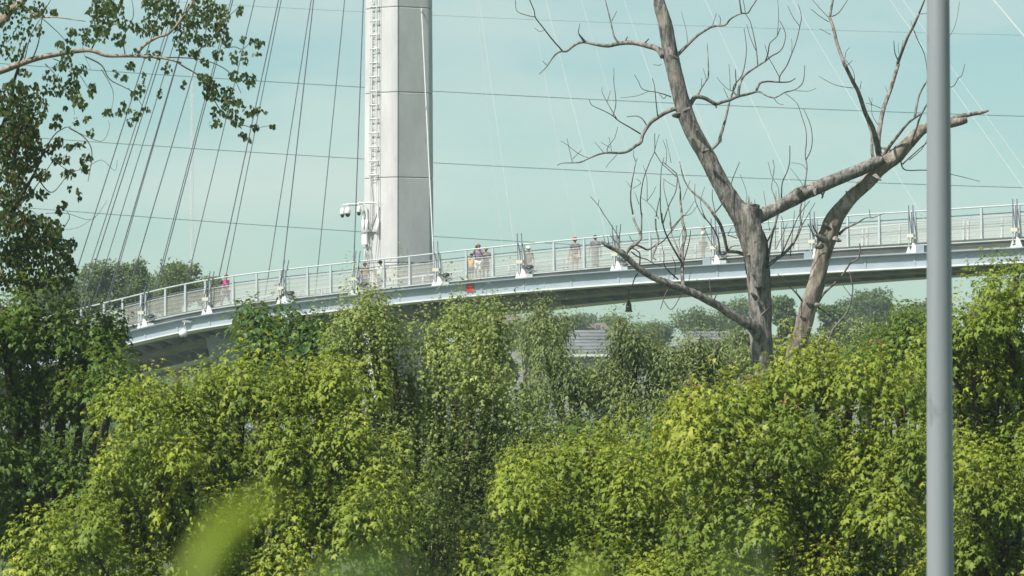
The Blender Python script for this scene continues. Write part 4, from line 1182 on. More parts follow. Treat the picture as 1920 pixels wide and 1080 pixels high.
def make_tree(name, label, Y, lobes, mat, kind='maple', size=0.086, K=20, spacing=0.30, shoot=(0.38, 0.70), droop=0.80, cone=0.38, redp=0.15, depth=0.9, singles=0, bark='bark', group=None,
              trunk_u=None, upright=0.75, cat='tree', stray=0.0, tone_shift=0.0, limbs=True, spread=1.0, bulge=1.0, clump=(0.28, 0.50, 1.10, 300, 0.67)):
    u0 = trunk_u if trunk_u is not None else float(np.mean([l[0] for l in lobes]))
    p0 = P(u0, 900, Y)
    gz_ = terrain(p0[0], Y)
    root = thing(name, (p0[0], Y, gz_), label, cat, group)
    acc = []
    cs = []
    for lb in lobes:
        (u, v, ru, rv) = lb[:4]
        sh = 0.30 * shoot[1] / (PX * Y)
        v = v + 0.2 * sh; ru = max(ru - 0.1 * sh, 0.35 * ru); rv = max(rv - 0.75 * sh, 0.35 * rv)
        vlo, vhi = min(l[1] for l in lobes), max(l[1] for l in lobes)
        dy = rng.uniform(-0.75, 0.75) * depth + bulge * (0.25 - (v - vlo) / max(vhi - vlo, 1))      # the crown swells towards its skirt
        c = P(u, v, Y + dy)
        rad = np.array([ru * PX * Y, max(depth, 0.8 * ru * PX * Y), rv * PX * Y])
        cs.append((c, rad))
        area = 4 * math.pi * ((rad[0] * rad[1]) ** 1.6 / 3 + (rad[0] * rad[2]) ** 1.6 / 3 + (rad[1] * rad[2]) ** 1.6 / 3) ** (1 / 1.6)
        ns = max(8, int(area / spacing ** 2))
        pos, nr, f = ellipsoid_pts(c, rad, ns)
        # fewer shoots on the side nobody sees and on the underside
        back = (nr[:, 1] > 0.35) & (rng.random(ns) < 0.6)
        pos, nr, f = pos[~back], nr[~back], f[~back]
        acc.append((pos, nr, f, np.full(len(pos), c[2]), np.full(len(pos), rad[2])))
    outs = []
    ph = rng.random(3) * 6

    def lay(pos, nr, f, hz, upr, ln, K_, sz_, cone_, dt, rp):
        S = len(pos)
        ax = nr * (1 - upr) + UP * upr + rng.normal(size=(S, 3)) * 0.16
        red = ((rng.random(S) < rp) & (hz > 0.0)).astype(int)
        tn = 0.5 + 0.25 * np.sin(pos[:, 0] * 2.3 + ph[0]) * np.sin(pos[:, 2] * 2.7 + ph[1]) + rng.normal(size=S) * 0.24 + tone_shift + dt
        outs.append(shoots_leaves(pos - nrmr(ax) * ln[:, None] * 0.35, ax, ln, K_, sz_, droop, spread, red, np.clip(tn, 0, 1), cone_))
    pos = np.concatenate([a[0] for a in acc]); nr = np.concatenate([a[1] for a in acc]); f = np.concatenate([a[2] for a in acc])
    hz = (pos[:, 2] - np.concatenate([a[3] for a in acc])) / np.concatenate([a[4] for a in acc])
    S = len(pos)
    lay(pos, nr, f, hz, upright, rng.uniform(shoot[0], shoot[1], S) * 0.85, K, size * (1.15 if clump else 1), cone, -0.25 if clump else 0, redp if not clump else 0.0)  # inner leaves toned darker, painting the shade inside the crown
    if clump:
        R0, R1, hr, CK, dm = clump
        cc = []
        for c, rad in cs:
            area = 4 * math.pi * ((rad[0] * rad[1]) ** 1.6 / 3 + (rad[0] * rad[2]) ** 1.6 / 3 + (rad[1] * rad[2]) ** 1.6 / 3) ** (1 / 1.6)
            q = rand_dirs(int(area / dm ** 2 * 6) + 6)
            q = q[(q[:, 1] < 0.45) & (q[:, 2] > -0.9)]
            for qq in q:
                p_ = c + qq * rad * rng.uniform(0.82, 1.04)
                if all(((p_ - o_[0]) * np.array([1, 0.8, 0.85]) ** 1).dot(p_ - o_[0]) > (dm * o_[1]) ** 2 for o_ in cc):
                    cc.append((p_, rng.uniform(0.75, 1.3), qq))
        C_ = len(cc)
        cp_ = np.array([o_[0] for o_ in cc]); fs = np.array([o_[1] for o_ in cc]); qq = np.array([o_[2] for o_ in cc])
        Rr = (R0 + (R1 - R0) * rng.random(C_)) * fs
        tn = 0.5 + 0.28 * np.sin(cp_[:, 0] * 2.1 + ph[0]) * np.sin(cp_[:, 2] * 2.4 + ph[1]) + rng.normal(size=C_) * 0.22 + tone_shift
        red = ((rng.random(C_) < redp * 1.6) & (qq[:, 2] > 0)).astype(int)
        tl = np.stack([qq[:, 0] * 0.35, qq[:, 1] * 0.35, np.zeros(C_)], 1) + rng.normal(size=(C_, 3)) * np.array([0.15, 0.15, 0])
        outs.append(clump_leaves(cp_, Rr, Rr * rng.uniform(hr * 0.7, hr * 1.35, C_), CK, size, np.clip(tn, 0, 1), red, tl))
        # stray upright shoots that rag the outline
        up = np.where((qq[:, 2] > 0.30) & (rng.random(C_) < 0.6))[0]
        if len(up):
            H_ = Rr[up] * hr
            sp_ = cp_[up] + UP * (H_ * 0.55)[:, None] + rng.normal(size=(len(up), 3)) * (Rr[up] * 0.45)[:, None] * np.array([1, 1, 0.3])
            lay(sp_, np.tile(UP, (len(up), 1)), np.ones(len(up)), np.ones(len(up)), 1.0, rng.uniform(0.9, 1.6, len(up)) * Rr[up], 22, size * 0.85, 0.26, 0.1, redp * 1.5)
    a_, d_, n_, s_, t_ = [np.concatenate([o[i] for o in outs]) for i in range(5)]
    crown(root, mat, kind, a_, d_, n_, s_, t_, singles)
    LEAFCOUNT.append((label, len(a_)))
    # trunk, limbs to the lobes
    top = max(c[2] for c, _ in cs)
    fork = np.array([p0[0], Y + 0.2, gz_ + 0.35 * (top - gz_)])
    tr = max(0.05, 0.028 * (top - gz_))
    MB().tube(smooth_pts([(p0[0], Y + 0.2, gz_ - 0.1), (p0[0] + .05, Y + 0.2, gz_ + 0.18 * (top - gz_)), fork, fork + UP * 0.3 * (top - gz_)], 4), [tr * (1 - 0.05 * i) for i in range(13)], 9, wob=0.05).build('trunk', M[bark], root, smooth=True)
    if limbs:
        for c, rad in cs:
            m = (fork + c) / 2 + np.array([0, 0.1, -0.15])
            MB().tube(smooth_pts([fork, m, c, c + UP * rad[2] * 0.3], 3), [max(tr * .45 * (1 - .1 * i), .006) for i in range(10)], 5).build('limb', M[bark], root, smooth=True)
    return root, cs


NEARG = 'trees filling the foreground'
make_tree('maple_tree', 'maple at the left edge below the cottonwood branches, leaves darkened as if shaded', 50, [(5, 600, 60, 62), (20, 640, 85, 85), (62, 615, 42, 62), (118, 605, 52, 65), (165, 640, 55, 75), (205, 620, 38, 68), (120, 720, 110, 85), (215, 700, 35, 60), (30, 760, 80, 80), (40, 850, 55, 62), (122, 865, 55, 65), (30, 960, 90, 70), (90, 1010, 80, 90)],
          M['maple_dark'], singles=110, trunk_u=80, redp=0.08, group=NEARG)
make_tree('maple_tree', 'broad green maple filling the lower left of the treetops', 47, [(270, 760, 60, 55), (335, 745, 60, 60), (400, 730, 60, 60), (455, 725, 65, 62), (520, 735, 70, 60), (575, 715, 60, 70), (300, 840, 100, 70), (420, 840, 110, 80), (550, 820, 110, 90), (620, 720, 60, 75), (640, 830, 80, 90), (210, 900, 60, 60), (260, 960, 110, 80), (150, 985, 70, 50), (400, 960, 130, 90), (540, 950, 120, 95), (660, 960, 100, 95), (100, 1060, 60, 50), (300, 1080, 160, 80), (520, 1080, 160, 70)],
          M['maple'], singles=150, trunk_u=420, redp=0.16, group=NEARG)
make_tree('cottonwood_sapling', 'dark glossy leaved tree hanging over the girder at left of centre', 60, [(485, 598, 42, 32), (500, 640, 40, 45), (470, 590, 25, 20), (575, 612, 40, 42), (560, 660, 50, 50), (515, 690, 60, 50)],
          M['glossy'], kind='oval', size=0.11, K=16, spacing=0.28, droop=1.1, clump=(0.2, 0.34, 1.0, 34, 0.36), upright=0.3, singles=30, group=NEARG, redp=0)
make_tree('olive_tree', 'olive green fine leaved tree in the middle of the treetops', 54, [(690, 572, 42, 48), (665, 610, 38, 45), (725, 605, 36, 62), (700, 660, 75, 60), (640, 650, 45, 50), (860, 592, 34, 55), (895, 620, 50, 50), (828, 640, 45, 45), (935, 610, 24, 48), (890, 690, 85, 70), (770, 720, 85, 70), (810, 790, 120, 80), (930, 780, 85, 90), (720, 830, 80, 80), (860, 880, 120, 90), (980, 840, 70, 90), (770, 950, 110, 100), (900, 1000, 110, 90)],
          M['olive'], kind='maple', size=0.064, K=14, spacing=0.25, droop=0.55, cone=0.30, clump=(0.17, 0.32, 1.8, 120, 0.34), shoot=(0.30, 0.66), singles=120, trunk_u=830, redp=0.12, group=NEARG, upright=0.7)
make_tree('willow_tree', 'grey green willow with slender leaves right of centre', 76, [(1012, 590, 36, 50), (1045, 610, 26, 55), (1020, 650, 55, 60), (1075, 700, 75, 60), (1165, 618, 28, 36), (1195, 640, 42, 40), (1150, 680, 55, 50), (1245, 680, 52, 50), (1300, 665, 38, 42), (1320, 715, 60, 50), (1200, 740, 100, 60), (1090, 790, 110, 70), (1240, 800, 100, 60), (990, 740, 70, 70), (1360, 690, 30, 30), (1225, 655, 40, 36), (1340, 660, 30, 36), (1275, 720, 60, 40), (1140, 730, 70, 40), (1310, 645, 22, 26)],
          M['willow'], kind='narrow', size=0.13, K=26, spacing=0.30, cone=0.26, clump=None, droop=0.8, shoot=(0.5, 1.0), singles=0, depth=1.2, trunk_u=1150, redp=0.05, group=NEARG, upright=0.55)
make_tree('maple_tree', 'mid green maple at the bottom right of centre', 46, [(1040, 870, 75, 70), (1110, 855, 70, 65), (1180, 880, 70, 70), (1240, 850, 55, 60), (1000, 950, 80, 80), (1110, 960, 110, 90), (1220, 960, 90, 90), (1010, 1060, 110, 70), (1150, 1070, 130, 70), (1270, 1060, 80, 70)],
          M['maple'], singles=130, trunk_u=1120, redp=0.06, group=NEARG)
make_tree('maple_tree', 'bright yellow green maple with reddish tips below the dead tree', 44, [(1290, 790, 62, 60), (1350, 770, 60, 55), (1400, 745, 52, 50), (1450, 722, 50, 52), (1500, 700, 45, 48), (1545, 700, 45, 50), (1600, 700, 50, 50), (1655, 715, 50, 52), (1705, 730, 45, 55), (1330, 860, 95, 80), (1450, 820, 110, 85), (1580, 810, 115, 90), (1690, 830, 80, 95), (1380, 960, 110, 90), (1520, 940, 120, 95), (1650, 950, 105, 95), (1330, 1070, 120, 75), (1500, 1075, 140, 75), (1670, 1070, 110, 75)],
          M['maple_yel'], singles=150, trunk_u=1510, redp=0.30, group=NEARG)
make_tree('maple_tree', 'small dark maple just left of the street light pole', 60, [(1690, 600, 30, 38), (1660, 630, 34, 42), (1720, 620, 36, 60), (1690, 680, 55, 55), (1740, 700, 45, 70), (1640, 660, 30, 30)],
          M['maple_dark'], singles=20, redp=0.1, spacing=0.24, group=NEARG)
make_tree('maple_tree', 'tall green maple at the right edge behind the street light pole', 49, [(1905, 545, 30, 60), (1870, 570, 50, 58), (1825, 610, 52, 58), (1790, 650, 40, 60), (1900, 620, 60, 60), (1850, 690, 85, 70), (1925, 700, 60, 90), (1800, 740, 50, 80), (1860, 800, 90, 80), (1930, 830, 60, 90), (1820, 880, 70, 80), (1890, 930, 90, 85), (1820, 990, 70, 80), (1900, 1060, 100, 70), (1780, 1060, 60, 70)],
          M['maple'], singles=130, trunk_u=1860, redp=0.12, group=NEARG)

UG = 'trees toned dark to stand in for shade behind the front row'
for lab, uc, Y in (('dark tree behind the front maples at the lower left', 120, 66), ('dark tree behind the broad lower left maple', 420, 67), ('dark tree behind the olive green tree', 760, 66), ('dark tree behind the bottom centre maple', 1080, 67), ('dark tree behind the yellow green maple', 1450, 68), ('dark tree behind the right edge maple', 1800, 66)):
    make_tree('understorey_tree', lab, Y, [(uc + du, v, 120, 90) for du, v in ((-130, 870), (20, 850), (140, 880), (-80, 980), (80, 990), (0, 1080))], M['maple_dark'], size=0.15, K=12, spacing=0.42, redp=0, group=UG, tone_shift=-0.2, clump=(0.4, 0.6, 1.0, 45, 0.75))  # extra dark leaf tone stands in for shade in the gaps between crowns

# ------------------------------------------------------------------ cottonwood overhanging at upper left
CY = 50.0
cp0 = P(-220, 900, CY)
cgz = terrain(cp0[0], CY)
cot = thing('cottonwood_tree', (cp0[0], CY, cgz), 'cottonwood with pale limbs and dangling dark leaves in the upper left corner', 'tree')


def ctube(pts, w0, w1, name, mat, seg=8, sub=4, dep=(0, 0), wob=0.05):
    n = len(pts)
    P3 = []
    for i, (u, v) in enumerate(pts):
        f = i / (n - 1)
        p = P(u, v, CY + dep[0] + (dep[1] - dep[0]) * f)
        P3.append(np.array([*p, (w0 + (w1 - w0) * f) * 0.5 * PX * CY]))
    S = smooth_pts(P3, sub)
    return MB().tube([s[:3] for s in S], [max(s[3], .002) for s in S], seg, wob=wob).build(name, M[mat], cot, smooth=True)


ctube([(-220, 2000), (-225, 900), (-215, 500), (-190, 250), (-150, 120), (-110, -100), (-90, -400)], 60, 26, 'trunk', 'palebark', 14)
ctube([(-200, 300), (-120, 180), (-60, 150), (0, 134), (60, 112), (105, 102), (165, 94), (200, 104), (245, 105), (300, 108), (340, 118)], 16, 3.5, 'limb', 'palebark', 10, dep=(0, -0.3))
ctube([(258, 100), (272, 84), (295, 70), (318, 62), (340, 36), (352, 20), (368, -10)], 6, 3, 'limb', 'palebark', 7, dep=(-.25, -.5))
ctube([(-190, 250), (-80, 110), (0, 42), (20, 18), (40, 4), (70, -40)], 22, 12, 'limb', 'palebark', 10, dep=(0, 0.3))
ctube([(40, 8), (62, 24), (80, 32), (110, 33), (160, 40)], 4.5, 1.5, 'branch', 'palebark', 6, dep=(.3, .1))
ctube([(-190, 420), (-60, 330), (-10, 270), (18, 200), (24, 160), (50, 80)], 14, 4, 'limb', 'bark', 8, dep=(0, .4))
ctube([(-200, 560), (-80, 520), (-10, 420), (30, 385), (50, 350), (66, 322), (80, 290)], 14, 3, 'limb', 'bark', 8, dep=(0, -.4))
for pts, w in (([(330, 115), (345, 125), (370, 140), (385, 160), (400, 185), (420, 215), (450, 232), (475, 240)], 3.2), ([(300, 108), (335, 108), (380, 112), (420, 128), (440, 150), (452, 175)], 2.6), ([(160, 106), (190, 122), (205, 148), (230, 162), (250, 172)], 3),
               ([(85, 120), (105, 142), (115, 165)], 2.2), ([(60, 112), (72, 80), (80, 30), (95, 0)], 3), ([(30, 115), (38, 85), (45, 60)], 3), ([(46, 112), (55, 75), (66, 50), (80, 30)], 2.4), ([(80, 35), (110, 62), (125, 80)], 2), ([(420, 90), (440, 88), (455, 92), (470, 78)], 2),
               ([(130, 240), (155, 255), (170, 275), (172, 300), (165, 340)], 3), ([(80, 290), (100, 255), (120, 240), (132, 238)], 3), ([(66, 322), (82, 350), (100, 360), (125, 330)], 3), ([(20, 400), (60, 360), (100, 300)], 3), ([(30, 390), (70, 420), (100, 445), (125, 460)], 3), ([(110, 440), (130, 410), (125, 395)], 2),
               ([(100, 300), (130, 320), (160, 315), (190, 300), (215, 320), (220, 300)], 1.4), ([(150, 250), (190, 265), (205, 240), (203, 225)], 1.2), ([(85, 400), (125, 400), (170, 412), (195, 385), (200, 375)], 1.2), ([(60, 395), (90, 420), (120, 430), (150, 425), (180, 405)], 1.2),
               ([(365, 100), (400, 70), (420, 40), (440, 20), (452, 8)], 2.2), ([(325, 62), (345, 50), (390, 40), (420, 45)], 2.2), ([(170, 95), (185, 60), (180, 20), (185, -10)], 3), ([(300, 70), (310, 40), (320, 0), (325, -20)], 2.5), ([(235, 105), (232, 70), (250, 30), (245, -10)], 2.5),
               ([(190, 130), (210, 165), (212, 190), (205, 220)], 1.5), ([(240, 165), (262, 190), (270, 210)], 1.5), ([(120, 165), (135, 190), (140, 215)], 1.6), ([(480, 240), (505, 236), (512, 238)], 1.2), ([(100, 110), (140, 130), (165, 165), (175, 185)], 1.8), ([(175, 30), (165, 60), (155, 90), (170, 130)], 1.6)):
    ctube(pts, w, w * 0.45, 'branch', 'twig' if w < 2.9 else 'bark', 5, dep=(random.uniform(-.3, .2), random.uniform(-.7, .5)), wob=0)
# leaf clusters: column, row, spread across, spread down, leaves
CL = [(20, 10, 28, 20, 60), (70, 20, 22, 16, 22), (45, 50, 40, 30, 40), (20, 90, 26, 26, 34), (100, 25, 8, 6, 6), (190, 30, 22, 40, 90), (215, 20, 18, 28, 50), (190, 65, 12, 16, 18), (165, 28, 5, 6, 3), (155, 62, 14, 10, 12), (135, 62, 10, 10, 8), (135, 80, 9, 6, 8), (165, 80, 12, 8, 10), (112, 85, 8, 6, 8),
      (285, 12, 20, 16, 34), (310, 15, 22, 20, 46), (335, 40, 22, 20, 40), (290, 42, 24, 16, 26), (270, 60, 16, 10, 14), (235, 48, 14, 10, 12), (225, 75, 14, 12, 18), (255, 55, 10, 9, 8), (290, 60, 12, 10, 10), (380, 15, 30, 18, 52), (400, 40, 20, 24, 46), (365, 38, 22, 20, 36), (420, 30, 10, 20, 22), (415, 60, 14, 18, 26),
      (355, 68, 20, 14, 22), (385, 78, 22, 12, 26), (425, 78, 10, 12, 14), (330, 78, 8, 8, 6), (340, 95, 8, 10, 8), (315, 130, 8, 10, 7), (365, 103, 12, 10, 10), (385, 118, 10, 8, 7), (410, 105, 12, 10, 12), (440, 110, 8, 14, 9), (455, 75, 6, 7, 5), (472, 80, 5, 6, 3), (485, 82, 9, 8, 10), (458, 100, 6, 5, 4), (460, 115, 6, 8, 4), (481, 103, 5, 7, 4),
      (452, 20, 7, 8, 5), (446, 25, 4, 4, 2), (440, 145, 14, 10, 14), (465, 148, 16, 10, 14), (470, 160, 10, 7, 7), (380, 148, 12, 12, 16), (395, 160, 14, 14, 20), (400, 180, 14, 12, 22), (425, 175, 14, 12, 18), (430, 190, 14, 12, 18), (450, 195, 8, 8, 8), (420, 210, 10, 12, 14), (400, 210, 7, 10, 6), (405, 232, 12, 8, 12), (435, 215, 12, 12, 14), (445, 230, 14, 10, 14),
      (470, 210, 14, 10, 12), (482, 208, 8, 8, 6), (478, 240, 8, 6, 6), (455, 255, 8, 6, 6), (465, 262, 6, 4, 4), (512, 239, 4, 5, 3), (498, 212, 4, 4, 2), (345, 160, 6, 8, 4), (385, 175, 5, 6, 3), (300, 178, 5, 9, 4), (265, 165, 9, 10, 8), (255, 178, 10, 9, 8), (235, 150, 7, 7, 5), (215, 140, 7, 6, 4), (270, 145, 4, 8, 3), (245, 125, 8, 8, 7), (278, 105, 6, 8, 5), (295, 103, 8, 7, 6), (255, 100, 7, 8, 5),
      (125, 100, 12, 12, 16), (125, 118, 12, 10, 10), (150, 135, 14, 12, 14), (115, 128, 14, 8, 8), (88, 143, 8, 10, 7), (48, 138, 14, 8, 8), (105, 150, 12, 10, 10), (135, 165, 14, 26, 46), (145, 190, 10, 14, 22), (155, 200, 9, 8, 8), (172, 170, 8, 14, 12), (108, 172, 14, 12, 12), (88, 170, 10, 10, 8), (68, 165, 8, 8, 6), (230, 195, 5, 5, 3),
      (204, 212, 10, 6, 10), (222, 212, 7, 7, 6), (238, 208, 9, 6, 8), (258, 214, 8, 6, 7), (275, 208, 7, 5, 5), (243, 232, 6, 6, 4), (255, 226, 6, 5, 4), (122, 204, 4, 3, 2), (80, 215, 8, 6, 5), (108, 222, 8, 6, 6), (142, 228, 5, 7, 4), (163, 225, 6, 7, 5), (103, 238, 10, 7, 9), (170, 250, 8, 8, 6), (110, 268, 9, 10, 10), (128, 278, 8, 6, 6), (145, 275, 9, 6, 7), (157, 272, 5, 5, 3), (95, 280, 10, 10, 8),
      (165, 298, 9, 8, 9), (155, 303, 6, 6, 4), (160, 318, 9, 8, 10), (105, 300, 10, 9, 8), (123, 300, 8, 8, 5), (128, 328, 14, 7, 12), (130, 355, 4, 4, 2), (147, 360, 5, 5, 3), (149, 373, 5, 6, 4), (122, 385, 5, 5, 4), (112, 395, 8, 8, 8),
      (25, 190, 32, 40, 130), (45, 240, 28, 34, 110), (15, 265, 24, 34, 100), (60, 270, 18, 24, 50), (20, 320, 26, 26, 80), (50, 310, 22, 18, 40), (70, 290, 14, 16, 22), (80, 330, 16, 12, 16), (15, 370, 20, 24, 46), (45, 360, 20, 18, 26), (75, 365, 14, 12, 12), (10, 420, 18, 26, 50), (50, 420, 26, 18, 50), (80, 415, 12, 12, 16), (100, 430, 18, 18, 40), (60, 460, 40, 22, 90), (20, 470, 26, 26, 70), (110, 465, 24, 16, 46), (135, 460, 8, 14, 16),
      (20, 505, 30, 26, 70), (70, 500, 40, 24, 80), (115, 495, 24, 22, 46), (130, 510, 14, 20, 22), (40, 535, 44, 16, 60), (100, 535, 36, 16, 44), (30, 290, 30, 60, 90), (60, 200, 30, 40, 60), (30, 400, 30, 40, 70), (75, 445, 40, 24, 70), (-60, 250, 60, 80, 160), (-60, 420, 60, 80, 160), (-40, 80, 40, 60, 90)]
pp, dd, nn, ss, tt = [], [], [], [], []
for (u, v, ru, rv, cnt) in CL:
    cdep = rng.uniform(-0.6, 0.5)
    cnt = int(cnt * (3.4 if u < 130 and v > 170 else 2.4)) + 1
    for _ in range(cnt):
        a, r = rng.random() * 6.283, math.sqrt(rng.random())
        pp.append(P(u + ru * r * math.cos(a), v + rv * r * math.sin(a) - 4, CY + cdep + rng.normal() * 0.2))
        dd.append(np.array([0, 0, -1.0]) + rng.normal(size=3) * 0.42)
        nn.append(np.array([-0.25, -0.75, 0.25]) + rng.normal(size=3) * 0.55)
        ss.append(rng.uniform(0.040, 0.067))
        red = (u < 130 and v > 130 and rng.random() < 0.07)
        tt.append(0.97 if red else rng.random() * 0.85)
crown(cot, M['poplar'], 'oval', np.array(pp), np.array(dd), np.array(nn), np.array(ss), np.array(tt), 300)

# unseen leaf masses left of the frame, added to shade the left maple
acc_p, acc_q = [], []
for (x, y, z, r_, cnt) in ((-7.9, 48.2, 7.9, 0.95, 1700), (-8.9, 47.6, 8.7, 1.1, 1600), (-9.7, 47.2, 7.4, 1.3, 1600)):
    q = rand_dirs(cnt)
    acc_p.append(np.array([x, y, z]) + q * r_ * (rng.random((cnt, 1)) ** 0.45)); acc_q.append(q)
pos = np.concatenate(acc_p); q = np.concatenate(acc_q); N = len(pos)
crown(cot, M['poplar'], 'clump', pos, q * 0.5 + np.array([0, 0, -1.0]) + rng.normal(size=(N, 3)) * 0.4, q + UP * 0.6 + rng.normal(size=(N, 3)) * 0.5, rng.uniform(0.10, 0.17, N), rng.random(N) * 0.85, name='crown')
for tgt in ((-7.9, 48.2, 7.9), (-8.9, 47.6, 8.7), (-9.7, 47.2, 7.4)):  # limbs carrying the added leaf masses
    b0 = P(-215, 300, CY)
    MB().tube(smooth_pts([b0, (b0 + np.array(tgt)) / 2 + np.array([0, 0, 0.4]), np.array(tgt)], 4), [0.10 - 0.009 * i for i in range(9)], 7, wob=0.05).build('limb', M['palebark'], cot, smooth=True)

# ------------------------------------------------------------------ middle and far trees
def far_tree(label, u, v_top, Y, ru, hpx, n, leaf, mat, group, name='distant_tree', shape=None, tone=0.0):
    c0 = P(u, v_top, Y)
    gz_ = terrain(c0[0], Y)
    root = thing(name, (c0[0], Y, gz_), label, 'tree', group)
    px = PX * Y
    k = 16
    acc = []
    R = ru * px; H = max(hpx * px, 1.0)
    for i in range(k * 2):
        a = rng.random() * 6.28; rr = math.sqrt(rng.random()) * 0.72
        hh = rng.random()
        c = np.array([c0[0] + R * rr * math.cos(a), Y + R * rr * math.sin(a), c0[2] - H * (0.16 + 0.75 * hh) - 0.22 * R * rr])
        lr = R * rng.uniform(0.14, 0.40)
        m = n // (k * 2)
        q = rand_dirs(m)
        f = (1.12 - 0.75 * rng.random(m) ** 1.2 + 0.25 * rng.random(m) ** 6)[:, None]
        acc.append((c + q * lr * f * np.array([1, 1, 0.85]), q, np.full(m, rng.random())))
    pos = np.concatenate([a[0] for a in acc]); q = np.concatenate([a[1] for a in acc]); tb = np.concatenate([a[2] for a in acc])
    N = len(pos)
    d = q * 0.6 + rng.normal(size=(N, 3)) * 0.6 + np.array([0, 0, -0.35])
    nrm_ = q + UP * 0.5 + rng.normal(size=(N, 3)) * 0.5
    crown(root, mat, 'clump', pos, d, nrm_, rng.uniform(0.6, 1.3, N) * leaf, np.clip(0.2 + 0.35 * tb + 0.4 * rng.random(N) + tone, 0, 1))
    MB().tube([(c0[0], Y, gz_ - .2), (c0[0], Y, (gz_ + c0[2]) / 2), (c0[0] + 0.1, Y, c0[2] - H * 0.25)], [0.3, 0.2, 0.08], 7).build('trunk', M['bark'], root)
    for j in range(3):
        a = rng.random() * 6.28
        MB().tube([(c0[0], Y, (gz_ + c0[2]) / 2 - 0.5), (c0[0] + R * .35 * math.cos(a), Y + R * .35 * math.sin(a), c0[2] - H * 0.4)], [0.12, 0.04], 5).build('limb', M['bark'], root)
    return root


FG = 'trees standing beyond the footbridge'
for lab, u, vt, Y, ru, hp in (('leafy green tree behind the left end of the railing, leftmost of three', 190, 478, 232, 58, 110), ('tall feathery green tree behind the leftmost stay cables', 248, 470, 236, 42, 110), ('rounded green tree behind the left railing beside the pink shirted walker', 335, 480, 230, 62, 95),
                              ('dark tree mostly hidden behind the lowest cottonwood leaves', 90, 500, 238, 70, 110), ('low green tree behind the railing just left of the pink shirt', 395, 512, 246, 24, 60), ('low tree filling the gap behind the second cable anchor', 280, 505, 250, 55, 80), ('low tree behind the leftmost railing posts', 150, 510, 252, 60, 80)):
    far_tree(lab, u, vt, Y, ru, hp, 6000, 0.15, M['far_leaf'], FG)
for lab, u, vt, Y, ru, hp in (('blue grey distant tree under the deck left of the hanging black light', 1085, 583, 420, 42, 50), ('small distant tree right of the hanging black light', 1150, 592, 430, 32, 30), ('pair of rounded distant trees above the low bare branch', 1385, 553, 440, 46, 60),
                              ('distant tree in the gap left of the main dead trunk', 1310, 578, 380, 60, 55), ('distant tree between the two dead stems', 1465, 553, 330, 32, 50), ('distant tree right of the leaning dead stem', 1560, 565, 320, 26, 60),
                              ('large airy distant tree left of the street light pole', 1640, 535, 400, 55, 75), ('distant tree beside the large airy one', 1600, 552, 410, 38, 60), ('distant tree behind the left grey roof', 985, 598, 360, 40, 50), ('low distant tree far behind the shingled roof', 1225, 600, 420, 40, 40), ('distant tree right behind the street light pole', 1740, 560, 400, 50, 60), ('distant tree behind the maple at the right edge', 1850, 560, 410, 60, 60)):
    far_tree(lab, u, vt, Y, ru, hp, 4200, 0.22, M['far_leaf'], FG)
BG = 'bushes behind the dead tree'
for lab, u, vt, Y, ru, hp in (('green bush behind the main dead trunk', 1400, 612, 140, 62, 80), ('bush seen between the two dead stems', 1470, 585, 150, 42, 110), ('bush just right of the leaning dead stem', 1555, 592, 145, 50, 100), ('broad bush left of the small dark maple', 1620, 590, 150, 58, 100), ('low bush left of the main dead trunk', 1345, 640, 135, 50, 70),
                              ('bush below the large airy distant tree', 1690, 612, 148, 50, 80), ('low bush below the grey roof', 1280, 668, 130, 50, 60), ('low bush behind the willow', 1130, 690, 132, 60, 50), ('bush beside the pier below the deck', 940, 640, 140, 40, 80), ('bush low behind the olive tree', 860, 660, 150, 60, 80), ('bush low left of the pier', 600, 640, 150, 70, 80), ('dark bush below the left end of the bridge', 250, 705, 150, 70, 70), ('bush below the pier frame', 420, 690, 150, 80, 80), ('bush behind the maple at the right edge', 1850, 600, 150, 80, 80), ('bush low between the dead stems behind the yellow green maple', 1500, 622, 120, 60, 90), ('low bush in front of the grey shingled house', 1390, 640, 128, 60, 80)):
    far_tree(lab, u, vt, Y, ru, hp, 5600, 0.10, M['willow'] if u > 1100 else M['far_leaf'], BG, name='bush')
# a far wood that closes the horizon
wood = thing('woodland', (0, 700, terrain(0, 700)), 'pale band of far woodland along the horizon', 'woodland')
N = 26000
wx = rng.uniform(-130, 130, N); wy = rng.uniform(640, 760, N)
hgt = 11 + 3.5 * np.sin(wx * 0.11) + 2.5 * np.sin(wx * 0.31 + 1) + rng.normal(size=N) * 0.8
pos = np.stack([wx, wy, terrain(0, 700) + hgt * rng.random(N) ** 0.55], 1)
q = rand_dirs(N)
c = crown(wood, M['far_leaf'], 'clump', pos, q + np.array([0, 0, -.3]), q + UP, rng.uniform(0.8, 1.8, N), rng.random(N), name='crown')
wood['kind'] = 'stuff'

